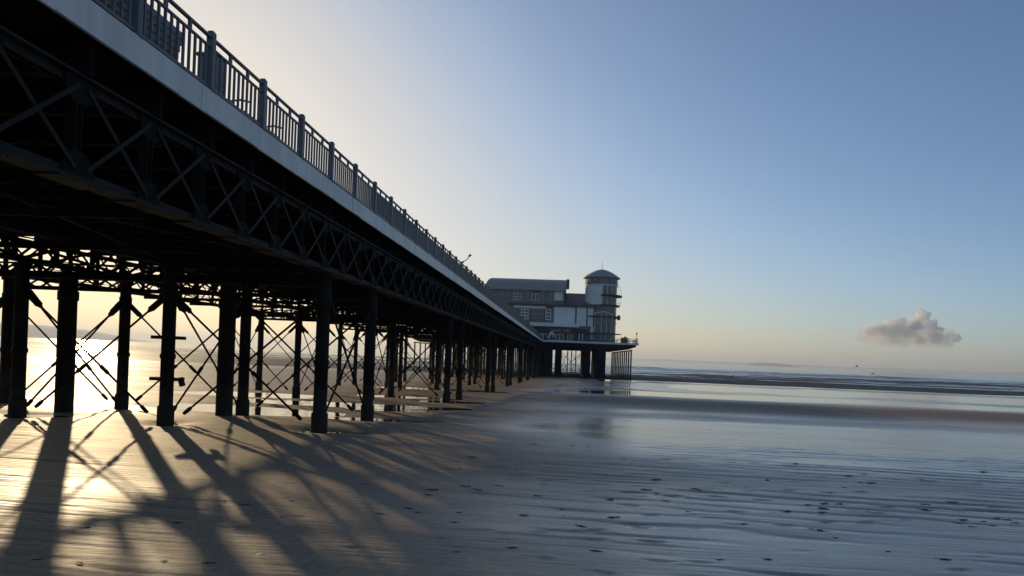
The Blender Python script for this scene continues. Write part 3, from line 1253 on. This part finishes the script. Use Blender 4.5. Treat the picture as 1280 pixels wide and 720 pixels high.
def text_part(txt, xa, xb, ya, yb, Y, mat, parent):
    cu = bpy.data.curves.new('lettering', 'FONT')
    cu.body = txt
    cu.extrude = .03
    o = link(bpy.data.objects.new('lettering', cu))
    dg = bpy.context.evaluated_depsgraph_get()
    me = bpy.data.meshes.new_from_object(o.evaluated_get(dg))
    bpy.data.objects.remove(o)
    bpy.data.curves.remove(cu)
    me.name = 'lettering'
    co = np.array([v.co[:] for v in me.vertices])
    mn, mxx = co.min(0), co.max(0)
    x0, x1 = X(xa, Y), X(xb, Y)
    xm = (xa + xb) / 2
    z1, z0 = Z(xm, ya, Y), Z(xm, yb, Y)
    off = world_loc(parent)
    for v in me.vertices:
        a, b, c = v.co
        v.co = (x0 + (a - mn[0]) / (mxx[0] - mn[0]) * (x1 - x0) - off.x, Y - c - .03 - off.y,
                z0 + (b - mn[1]) / (mxx[1] - mn[1]) * (z1 - z0) - off.z)
    me.materials.clear()
    me.materials.append(mat)
    o = link(bpy.data.objects.new('lettering', me))
    o.parent = parent
    return o


text_part('GRAND CAFE', 688.5, 713.5, 410.8, 415.2, YF - .62, M['letter'], pav)

# ---- the round tower
TX, TYC = X(750.5, 186.5), 186.5
RT_ = 3.82


def TZ(y): return px(750.5, y, TYC - 2.5)[1]


a_w0, a_w1 = R(180 - 12), R(272)       # white sector faces left/front
tw = MB()
tw.lathe(TX, TYC, [(RT_ - .25, zt_h), (RT_ - .25, TZ(347.5))], 48)
tower = tw.build('tower', M['grey'], pav)
q = MB()
q.lathe(TX, TYC, [(0, TZ(335.3)), (.6, TZ(335.6)), (1.6, TZ(337.2)), (2.6, TZ(339.8)), (3.6, TZ(343)), (4.45, TZ(346.2)), (4.5, TZ(347.0)), (3.7, TZ(347.6)), (0, TZ(347.65))], 48)
q.build('dome', M['roofm'], tower)
q = MB()
q.lathe(TX, TYC, [(RT_, TZ(355.5)), (RT_ + .14, TZ(355.5)), (RT_ + .14, TZ(357.2)), (RT_, TZ(357.2))], 48, R(170), R(370))
q.build('ring', M['trim'], tower)
q = MB()
q.lathe(TX, TYC, [(RT_ - .04, TZ(348.2)), (RT_ - .04, TZ(355.4))], 48)
q.build('window', M['glass'], tower)
q = MB()
for k in range(18):
    t = R(k * 20 + 6)
    q.tube([(TX + RT_ * math.cos(t), TYC + RT_ * math.sin(t), TZ(348.2)), (TX + RT_ * math.cos(t), TYC + RT_ * math.sin(t), TZ(355.4))], .09, 6)
q.build('mullion', M['greyframe'], tower)
q = MB()
q.lathe(TX, TYC, [(RT_ + .02, TZ(381)), (RT_ + .02, TZ(357.3))], 40, R(150), R(271))
q.build('wall_panel', M['white'], tower)
q = MB()
q.lathe(TX, TYC, [(RT_ - .02, zt_h), (RT_ - .02, TZ(357.3))], 40, R(271.5), R(400))
q.build('window', M['glass'], tower)
q = MB()
q.lathe(TX, TYC, [(RT_ - .02, zt_h), (RT_ - .02, TZ(389))], 40, R(215), R(271))
q.build('window', M['glass'], tower)
q = MB()
for t in (232, 250, 272, 290, 312):
    for z0, z1 in ((TZ(424), TZ(403)), (TZ(401.5), TZ(391)), (TZ(381), TZ(358))):
        if t < 272 and z1 > TZ(382): continue
        a = R(t)
        q.tube([(TX + (RT_ + .02) * math.cos(a), TYC + (RT_ + .02) * math.sin(a), z0), (TX + (RT_ + .02) * math.cos(a), TYC + (RT_ + .02) * math.sin(a), z1)], .11, 6)
q.build('mullion', M['trim'], tower)
q = MB()
for yy_ in (403, 424.3, 417):
    q.lathe(TX, TYC, [(RT_ + .0, TZ(yy_) - .09), (RT_ + .12, TZ(yy_) - .09), (RT_ + .12, TZ(yy_) + .09), (RT_, TZ(yy_) + .09)], 40, R(200), R(400))
q.build('transom', M['greyframe'], tower)
q = MB()
q.lathe(TX, TYC, [(RT_ + .03, zt_h), (RT_ + .03, TZ(424.6))], 40, R(200), R(400))
q.build('plinth', M['grey'], tower)
# arched hood
q = MB()
pts = []
for k in range(11):
    t = R(240 + 7.6 * k)
    pts.append((TX + (RT_ + .2) * math.cos(t), TYC + (RT_ + .2) * math.sin(t), TZ(394.2) + .75 * math.sin(math.pi * k / 10)))
q.tube(pts, .16, 6)
q.build('window_hood', M['trim'], tower)
q = MB()
q.lathe(TX, TYC, [(RT_, TZ(396.6)), (RT_ + .9, TZ(396.6)), (RT_ + .9, TZ(395.2)), (RT_, TZ(395.2))], 40, R(225), R(320))
q.build('awning', M['slate'], tower)
# balconies on the right
for (yy_, rr, nm) in ((369.2, 1.25, 'upper'), (381.6, .75, 'lower')):
    q = MB()
    q.lathe(TX, TYC, [(RT_, TZ(yy_) - .17), (RT_ + rr, TZ(yy_) - .17), (RT_ + rr, TZ(yy_) + .17), (RT_, TZ(yy_) + .17)], 40, R(268), R(400))
    bo = q.build('balcony', M['black'], tower)
q = MB()
for t in (300, 330, 355):
    a = R(t)
    ca, sa = math.cos(a), math.sin(a)
    q.tube([(TX + (RT_ + .72) * ca, TYC + (RT_ + .72) * sa, TZ(381.6)), (TX + (RT_ + 1.2) * ca, TYC + (RT_ + 1.2) * sa, TZ(369.2)), (TX + (RT_ + .35) * ca, TYC + (RT_ + .35) * sa, TZ(350))], .03, 5)
    q.tube([(TX + (RT_ + .7) * ca, TYC + (RT_ + .7) * sa, TZ(381.5)), (TX + (RT_ + .7) * ca, TYC + (RT_ + .7) * sa, TZ(377))], .04, 5)
q.build('cable', M['rail'], tower)
q = MB()
q.tube([(TX, TYC, TZ(335.8)), (TX, TYC, TZ(325))], [.07, .03], 6)
q.tube([(TX - .25, TYC, TZ(330)), (TX + .25, TYC, TZ(330))], .03, 5)
q.build('mast', M['rail'], tower)
q = MB()
a = R(352)
zc_ = TZ(396)
q.tube([(TX + 3.7, TYC - .8, zc_), (TX + 4.0, TYC - .8, zc_), (TX + 4.05, TYC - .8, zc_), (TX + 4.75, TYC - .8, zc_)], [.3, .3, .62, .56], 14)
q.build('wall_drum', M['brown'], tower)
q = MB()
q.lathe(TX, TYC, [(RT_, TZ(417.4)), (RT_ + 1.4, TZ(417.2)), (RT_ + 1.4, TZ(416.6)), (RT_, TZ(416.2))], 40, R(230), R(380))
q.build('canopy', M['black'], tower)

# things standing on the platform
ko = empty('kiosk', (X(729, YF - 3), YF - 3, zt_h), 'dark green kiosk with a hipped top beside the foot of the round tower', 'kiosk')
q = MB()
x0, x1 = X(721.5, YF - 3), X(737, YF - 3)
q.box(x0, x1, YF - 4, YF - 1, zt_h, Z(729, 416.5, YF - 3))
q.build('body', M['black'], ko)
q = MB()
z0, z1 = Z(729, 416.4, YF - 3), Z(729, 411.5, YF - 3)
q.add([(x0 - .2, YF - 4.2, z0), (x1 + .3, YF - 4.2, z0), (x1 + .3, YF - .8, z0), (x0 - .2, YF - .8, z0),
       (x0 + .2, YF - 3.4, z1), (x1 - .5, YF - 3.4, z1), (x1 - .5, YF - 1.6, z1), (x0 + .2, YF - 1.6, z1)],
      [(3, 2, 1, 0), (4, 5, 6, 7), (0, 1, 5, 4), (1, 2, 6, 5), (2, 3, 7, 6), (3, 0, 4, 7)])
q.build('roof', M['black'], ko)
for xa in (723.5, 727.8):
    q = MB()
    rect(q, xa, 417, xa + .9, 425.8, YF - 4.06, .055)
    q.build('door_frame', M['trim'], ko)
og = empty('ornament', (X(689.5, YF - 3), YF - 3, zt_h), 'white arched ornament standing in front of the cafe doors', 'ornament')
q = MB()
ox, oz = X(689.5, YF - 3), zt_h
q.tube([(ox - .9, YF - 3, oz + .75), (ox - .3, YF - 3, oz + .9), (ox - .15, YF - 3, oz + 1.5), (ox + .25, YF - 3, oz + 1.95), (ox + .62, YF - 3, oz + 1.55), (ox + .6, YF - 3, oz + .8)],
       [.18, .26, .36, .42, .30, .16], 10)
q.build('arch', M['trim'], og)
q = MB()
q.lathe(ox, YF - 3, [(0, oz), (.8, oz), (.8, oz + .35), (.5, oz + .62), (0, oz + .65)], 14)
q.build('base', M['grey'], og)


def table_set(xa, label, h):
    xk = X(xa, YH + 1.6)
    t = empty('picnic_table', (xk, YH + 1.6, zt_h), label, 'table', 'picnic tables on the platform')
    q = MB()
    q.box(xk - .95, xk + .95, YH + 1.2, YH + 2.0, zt_h + .72, zt_h + .78)
    q.build('tabletop', M['brown'], t)
    for s in (-1, 1):
        q = MB()
        q.box(xk - .95, xk + .95, YH + 1.6 + s * .75 - .14, YH + 1.6 + s * .75 + .14, zt_h + .42, zt_h + .47)
        q.build('seat', M['brown'], t)
        q = MB()
        q.beam((xk + s * .7, YH + 1.0, zt_h), (xk + s * .7, YH + 1.45, zt_h + .72), .1, .08)
        q.beam((xk + s * .7, YH + 2.2, zt_h), (xk + s * .7, YH + 1.75, zt_h + .72), .1, .08)
        q.build('leg', M['brown'], t)


table_set(776.5, 'brown picnic table nearest the round tower on the platform', .8)
table_set(791.5, 'brown picnic table out near the platform corner lamp', .8)
bx = empty('storage_box', (X(782, YH + 1.6), YH + 1.6, zt_h), 'dark brown boxed cabinet between the two picnic tables on the platform', 'cabinet')
xk = X(782, YH + 1.6)
q = MB()
q.box(xk - .75, xk + .75, YH + 1.1, YH + 2.1, zt_h, zt_h + 1.1)
q.build('body', M['brown'], bx, bevel=.03)
q = MB()
q.box(xk - .8, xk + .8, YH + 1.05, YH + 2.15, zt_h + 1.103, zt_h + 1.2)
q.tube([(xk + .1, YH + 1.6, zt_h + 1.2), (xk + .12, YH + 1.6, zt_h + 1.5)], [.3, .18], 8)
q.build('lid', M['brown'], bx)
lp = empty('lamp_post', (X(797, YH + .6), YH + .6, zt_h), 'slim dark lamp post at the outer corner of the platform', 'lamp post')
xk = X(797, YH + .6)
q = MB()
q.tube([(xk, YH + .6, zt_h), (xk, YH + .6, zt_h + .5), (xk, YH + .6, zt_h + 2.0)], [.10, .07, .05], 8)
q.build('pole', M['rail'], lp)
q = MB()
q.lathe(xk, YH + .6, [(0, zt_h + 1.9), (.12, zt_h + 1.95), (.17, zt_h + 2.2), (.05, zt_h + 2.5), (0, zt_h + 2.55)], 10)
q.build('lantern', M['black'], lp)

# ------------------------------------------------------------------ far land
M['land'] = paint('far_land', (0.09, 0.085, 0.06), (0.06, 0.07, 0.04), 0.9, 0.01, 0.7, bump=0)


def far_land(name, D, prof, depth, label):
    """low ridge: prof = [(photo x, height m)]"""
    vs, fs = [], []
    k = 0
    for (x_, h_) in prof:
        X_ = px(x_, 445, D)[0]
        vs += [(X_, D, SEA - .5), (X_, D + depth * .35, SEA + h_ * .85 - .5), (X_, D + depth * .6, SEA + h_), (X_, D + depth, SEA - .5)]
    for i in range(len(prof) - 1):
        for j in range(3):
            a = 4 * i + j
            fs.append((a, a + 1, a + 5, a + 4))
    q = MB()
    q.add(vs, fs, True)
    o = q.build(name, M['land'])
    o['kind'] = 'structure'
    return o


random.seed(3)
pr = [(x_, max(0.3, 118 * (1 - math.exp(-(133 - x_) / 70.0)) + random.uniform(-3, 3)) if x_ < 131 else .2) for x_ in list(range(-420, 134, 12)) + [134]]
far_land('headland', 5500, pr, 700, '')
pr = [(941, .2), (944, 14), (948, 24), (955, 29), (962, 31), (970, 31), (978, 30), (986, 27), (994, 22), (1000, 12), (1005, 4), (1007, .2)]
far_land('island', 7000, pr, 350, '')
pr = [(x_, 34 + 26 * float(fbm(np.array([x_ / 60.]), np.array([2.2]), 3)[0]) + (x_ > 1010) * 8) for x_ in range(560, 1700, 14)]
far_land('far_coast', 11500, pr, 1500, '')

# ------------------------------------------------------------------ small things on the flats and in the air
mp = empty('marker_post', (0, 0, 0), 'short dark marker post standing on the wet flats right of the pier head', 'post')
mx_, my_ = px(915.5, 474, 232)[0], 232.0
MZ = max(SEA, float(sand_h(np.array([mx_]), np.array([my_]))[0]))
mp.location = (mx_, my_, MZ)
q = MB()
q.tube([(mx_, my_, MZ - .6), (mx_, my_, MZ + .55), (mx_ + .02, my_, MZ + 1.0)], [.13, .11, .09], 8)
q.build('shaft', M['black'], mp)
q = MB()
q.lathe(mx_, my_, [(0, MZ + .95), (.22, MZ + 1.0), (.25, MZ + 1.25), (.12, MZ + 1.45), (0, MZ + 1.5)], 10)
q.build('cap', M['black'], mp)
bu = empty('boat', (0, 0, 0), 'tiny dark open boat on the sea near the horizon, below the flying bird', 'boat')
bx_, by_ = px(1091, 463, 900)[0], 900.0
bu.location = (bx_, by_, SEA)
q = MB()
hull = []
for t, w, z in ((-2, .7, .75), (-1, .95, .6), (0.6, .85, .62), (1.8, .3, .85), (2.2, .03, 1.0)):
    hull += [(bx_ + t, by_ - w, SEA + z), (bx_ + t, by_ - w * .5, SEA - .2), (bx_ + t, by_ + w * .5, SEA - .2), (bx_ + t, by_ + w, SEA + z)]
fs = []
for i in range(4):
    for j in range(4):
        a, b = 4 * i + j, 4 * i + (j + 1) % 4
        fs.append((a, b, b + 4, a + 4))
fs += [(0, 1, 2, 3), (16, 17, 18, 19)]
q.add(hull, fs)
q.build('hull', M['black'], bu)
q = MB()
q.box(bx_ - 1.0, bx_ + .2, by_ - .5, by_ + .5, SEA + .63, SEA + 1.4)
q.build('cabin', M['black'], bu)
gx, gz = px(1071, 458, 160)
q = MB()
q.tube([(gx - .26, 160, gz), (gx - .12, 160, gz + .02), (gx + .08, 160, gz + .02), (gx + .2, 160, gz + .05), (gx + .27, 160, gz + .04), (gx + .33, 160, gz + .03)], [.02, .07, .085, .05, .05, .012], 8)
for s in (-1, 1):
    q.add([(gx - .06, 160 + s * .05, gz + .05), (gx + .10, 160 + s * .05, gz + .05), (gx + .12, 160 + s * .35, gz + .22), (gx - .02, 160 + s * .35, gz + .22), (gx - .16, 160 + s * .7, gz + .10)],
          [(0, 1, 2, 3), (3, 2, 4)])
    q.add([(gx - .06, 160 + s * .05, gz + .035), (gx + .10, 160 + s * .05, gz + .035), (gx + .12, 160 + s * .35, gz + .205), (gx - .02, 160 + s * .35, gz + .205), (gx - .16, 160 + s * .7, gz + .09)],
          [(3, 2, 1, 0), (4, 2, 3)])
tag(q.build('bird', M['gull']), 'dark bird flying low above the horizon right of the island', 'bird')

# scraps of weed on the sand
protos = []
for k in range(5):
    q = MB()
    n = random.randint(16, 24)
    for j in range(n):
        a = random.uniform(-1.2, 1.2)
        L_ = random.uniform(.03, .13)
        cx_, cy_ = random.gauss(0, .085), random.gauss(0, .04)
        pts = [(cx_ + L_ * t * math.cos(a), cy_ + L_ * t * math.sin(a) + .015 * math.sin(5 * t + j),   .004 + random.uniform(.004, .03) * math.sin(math.pi * (t + 1) / 2)) for t in (-1, -.5, 0, .5, 1)]
        q.tube(pts, [.003, .007, .010, .008, .002], 5)
    o = q.build('seaweed_scrap', M['weed'])
    protos.append(o)
spots = [(995, 580), (1010, 632), (1050, 632), (1190, 630), (1200, 655), (1215, 660), (1240, 640), (1260, 650), (1265, 655),
         (1025, 663), (1045, 672), (930, 655), (575, 587), (590, 573), (667, 555), (715, 556), (735, 558), (535, 619), (640, 687), (570, 692),
         (595, 612), (455, 605), (475, 642), (1060, 596), (1080, 594), (860, 640), (1110, 690), (960, 700), (745, 690), (100, 707), (45, 703),
         (260, 708), (108, 662), (205, 706), (1150, 600), (1230, 590), (820, 600), (780, 575), (900, 700), (1180, 700)]
rw = random.Random(21)
for (cx_, cy_) in ((1180, 640), (1240, 655), (1000, 640), (620, 605), (700, 650), (900, 610), (560, 640), (1080, 600), (300, 640), (780, 620)):
    for k in range(5):
        spots.append((cx_ + rw.gauss(0, 32), cy_ + rw.gauss(0, 9)))
for i, (x_, y_) in enumerate(spots):
    # where the pixel's ray meets the sand
    u = px(x_, y_, 1.0)
    dz = CAMZ - u[1]
    Yg = CAMZ / dz
    Xg = u[0] * Yg
    o = protos[i] if i < len(protos) else link(protos[i % len(protos)].copy())
    iy, ix = np.searchsorted(ys, Yg), np.searchsorted(xs, Xg)
    o.location = (Xg, Yg, float(GZ[iy, ix]))
    o.rotation_euler = (0, 0, random.gauss(0, .4))
    s = random.uniform(.12, .42)
    o.scale = (s, s, s * .8)
    tag(o, 'small dark scrap of seaweed lying flat on the wet rippled sand', 'seaweed', 'scraps of seaweed on the sand')

# ------------------------------------------------------------------ cumulus over the horizon
def cloud(name, D, blobs, dens, label, seed):
    q = MB()
    rnd = random.Random(seed)
    bm = bmesh.new()
    k = D / F
    for (x_, y_, r_) in blobs:
        X_, Z_ = px(x_, y_, D)
        for j in range(5):
            dx, dy, dz = rnd.gauss(0, .45), rnd.gauss(0, .6), rnd.gauss(0, .4)
            rr = r_ * k * rnd.uniform(.45, .85) * (1 if j else 1.15)
            mt = Matrix.Translation((X_ + dx * r_ * k * (j > 0), D + dy * r_ * k * 1.5, Z_ + dz * r_ * k * (j > 0)))
            bmesh.ops.create_icosphere(bm, subdivisions=2, radius=rr, matrix=mt)
    me = bpy.data.meshes.new(name)
    bm.to_mesh(me)
    bm.free()
    o = link(bpy.data.objects.new(name, me))
    md = o.modifiers.new('remesh', 'REMESH')
    md.mode = 'VOXEL'
    md.voxel_size = k * 0.8
    tx = bpy.data.textures.new('cloud_noise', 'CLOUDS')
    tx.noise_scale = k * 6
    tx.noise_depth = 4
    dm = o.modifiers.new('puff', 'DISPLACE')
    dm.texture = tx
    dm.strength = k * 5
    dm.mid_level = .5
    tx2 = bpy.data.textures.new('cloud_curl', 'CLOUDS')
    tx2.noise_scale = k * 2.2
    tx2.noise_depth = 3
    dm2 = o.modifiers.new('curl', 'DISPLACE')
    dm2.texture = tx2
    dm2.strength = k * 2.4
    dm2.mid_level = .5
    m = bpy.data.materials.new('cloud_vapour')
    m.use_nodes = True
    nt = m.node_tree
    nt.nodes.remove(nt.nodes['Principled BSDF'])
    pv = nt.nodes.new('ShaderNodeVolumePrincipled')
    pv.inputs['Color'].default_value = (1, 1, 1, 1)
    pv.inputs['Anisotropy'].default_value = .3
    g = nt.nodes.new('ShaderNodeNewGeometry')
    sp = nt.nodes.new('ShaderNodeSeparateXYZ')
    nt.links.new(g.outputs['Position'], sp.inputs[0])
    mr = nt.nodes.new('ShaderNodeMapRange')
    mr.interpolation_type = 'SMOOTHSTEP'
    mr.inputs[1].default_value = px(1100, 438, D)[1]
    mr.inputs[2].default_value = px(1100, 400, D)[1]
    mr.inputs[3].default_value = 0
    mr.inputs[4].default_value = dens
    nt.links.new(sp.outputs[2], mr.inputs[0])
    nz = nt.nodes.new('ShaderNodeTexNoise')
    nz.inputs['Scale'].default_value = 1 / (k * 7)
    nz.inputs['Detail'].default_value = 5
    nz.inputs['Roughness'].default_value = .65
    nt.links.new(g.outputs['Position'], nz.inputs['Vector'])
    nr = nt.nodes.new('ShaderNodeMapRange')
    nr.inputs[1].default_value, nr.inputs[2].default_value = .38, .68
    nr.inputs[3].default_value, nr.inputs[4].default_value = .03, 1.0
    nt.links.new(nz.outputs['Fac'], nr.inputs[0])
    mm = nt.nodes.new('ShaderNodeMath')
    mm.operation = 'MULTIPLY'
    nt.links.new(mr.outputs[0], mm.inputs[0])
    nt.links.new(nr.outputs[0], mm.inputs[1])
    nt.links.new(mm.outputs[0], pv.inputs['Density'])
    nt.links.new(pv.outputs[0], nt.nodes['Material Output'].inputs['Volume'])
    me.materials.append(m)
    tag(o, label, 'cloud')
    return o


DC = 26000.0
cloud('cloud', DC, [(1155, 394, 6), (1152, 399, 7), (1146, 402, 7.5), (1158, 401, 6.5), (1138, 408, 9), (1150, 408, 9), (1126, 404, 6.5), (1116, 402, 5), (1112, 406, 7.5),
                    (1102, 410, 8), (1092, 413, 8), (1085, 418, 8), (1118, 414, 12), (1140, 417, 12), (1160, 411, 9), (1166, 419, 10), (1105, 421, 12), (1130, 424, 14),
                    (1155, 425, 13), (1178, 421, 9), (1188, 418, 6), (1195, 424, 7), (1075, 424, 7), (1120, 432, 14), (1150, 434, 14), (1090, 431, 10), (1180, 432, 11)],
      .022, 'tall white cumulus cloud standing over the hazy horizon at right', 5)
cloud('cloud', DC, [(1040, 417, 3.5), (1047, 414, 3), (1036, 420, 3.5), (1053, 413, 2.2), (1030, 422, 3)], .0030, 'small faint cloud puff left of the tall cumulus', 8)
cloud('cloud', DC, [(812, 416, 1.6), (822, 415, 2), (833, 415, 2), (843, 416, 1.8), (853, 417, 1.5), (802, 417, 1.4)], .0025, 'thin flat streak of cloud low in the cream sky right of the platform', 9)
cloud('cloud', DC, [(955, 425, 2.2), (964, 422, 2.6), (972, 420, 2.2), (948, 428, 2)], .0022, 'thin slanting wisp of cloud low above the island', 12)

# ------------------------------------------------------------------ haze
HZ = 18000.0
q = MB()
q.box(-HZ, HZ, -HZ, HZ, -5.2, 140)
hz = q.build('haze', None)
m = bpy.data.materials.new('haze_air')
m.use_nodes = True
nt = m.node_tree
nt.nodes.remove(nt.nodes['Principled BSDF'])
pv = nt.nodes.new('ShaderNodeVolumePrincipled')
pv.inputs['Color'].default_value = (.86, .93, 1.0, 1)
pv.inputs['Density'].default_value = 0.00015
pv.inputs['Anisotropy'].default_value = .35
nt.links.new(pv.outputs[0], nt.nodes['Material Output'].inputs['Volume'])
hz.data.materials.clear()
hz.data.materials.append(m)
hz['kind'] = 'stuff'

# ------------------------------------------------------------------ light
EL, AZ = R(9.7), R(-33.4)      # azimuth from +Y, towards +X
sv = Vector((math.sin(AZ) * math.cos(EL), math.cos(AZ) * math.cos(EL), math.sin(EL)))
ld = bpy.data.lights.new('sun', 'SUN')
ld.energy = 2.0
ld.angle = R(0.53)
ld.color = (1.0, 0.76, 0.45)
lo = link(bpy.data.objects.new('sun', ld))
lo.rotation_mode = 'QUATERNION'
lo.rotation_quaternion = sv.to_track_quat('Z', 'Y')
lo.location = (0, 0, 40)
w = bpy.data.worlds.new('World')
scene.world = w
w.use_nodes = True
nt = w.node_tree
bg = nt.nodes['Background']
sk = nt.nodes.new('ShaderNodeTexSky')
sk.sky_type = 'NISHITA'
sk.sun_disc = False
sk.sun_elevation = EL
sk.sun_rotation = AZ
sk.altitude = 0
sk.air_density = 0.6
sk.dust_density = 1.0
sk.ozone_density = 2.0
# bright sky colour rolled off: keeps the aureole round the sun from running away
T0, A0 = 0.31 / 0.10, 0.155 / 0.10


def mth(op, a, b=None):
    n_ = nt.nodes.new('ShaderNodeMath')
    n_.operation = op
    for i_, v_ in enumerate((a, b)):
        if v_ is None: continue
        if isinstance(v_, (int, float)): n_.inputs[i_].default_value = v_
        else: nt.links.new(v_, n_.inputs[i_])
    return n_.outputs[0]


lum = nt.nodes.new('ShaderNodeRGBToBW')
nt.links.new(sk.outputs[0], lum.inputs[0])
L_ = mth('MAXIMUM', lum.outputs[0], 1e-4)
over = mth('MAXIMUM', mth('SUBTRACT', L_, T0), 0.0)
soft = mth('MULTIPLY', mth('LOGARITHM', mth('ADD', mth('DIVIDE', over, A0), 1.0), math.e), A0)
fac = mth('DIVIDE', mth('ADD', mth('MINIMUM', L_, T0), soft), L_)
vm = nt.nodes.new('ShaderNodeVectorMath')
vm.operation = 'SCALE'
nt.links.new(sk.outputs[0], vm.inputs[0])
nt.links.new(fac, vm.inputs['Scale'])
# tint set by sky brightness: dim sky bluer, glow near the sun creamier
tm = nt.nodes.new('ShaderNodeMapRange')
tm.interpolation_type = 'SMOOTHSTEP'
tm.inputs[1].default_value, tm.inputs[2].default_value = 1.2, 6.2
nt.links.new(L_, tm.inputs[0])
tc = nt.nodes.new('ShaderNodeMix')
tc.data_type = 'RGBA'
nt.links.new(tm.outputs[0], tc.inputs[0])
tc.inputs[6].default_value = (0.92, 1.0, 1.03, 1)
tc.inputs[7].default_value = (1.07, 1.0, 0.87, 1)
vt = nt.nodes.new('ShaderNodeVectorMath')
vt.operation = 'MULTIPLY'
nt.links.new(vm.outputs[0], vt.inputs[0])
nt.links.new(tc.outputs[2], vt.inputs[1])
nt.links.new(vt.outputs[0], bg.inputs['Color'])
bg.inputs['Strength'].default_value = 0.10

scene.view_settings.view_transform = 'Standard'
scene.view_settings.look = 'None'
scene.view_settings.exposure = 0.47
scene.view_settings.gamma = 1.0
scene.view_settings.use_curve_mapping = False
scene.cycles.volume_bounces = 32
scene.cycles.max_bounces = 32
scene.cycles.diffuse_bounces = 4
scene.cycles.glossy_bounces = 4
scene.cycles.transparent_max_bounces = 16
scene.cycles.use_denoising = True
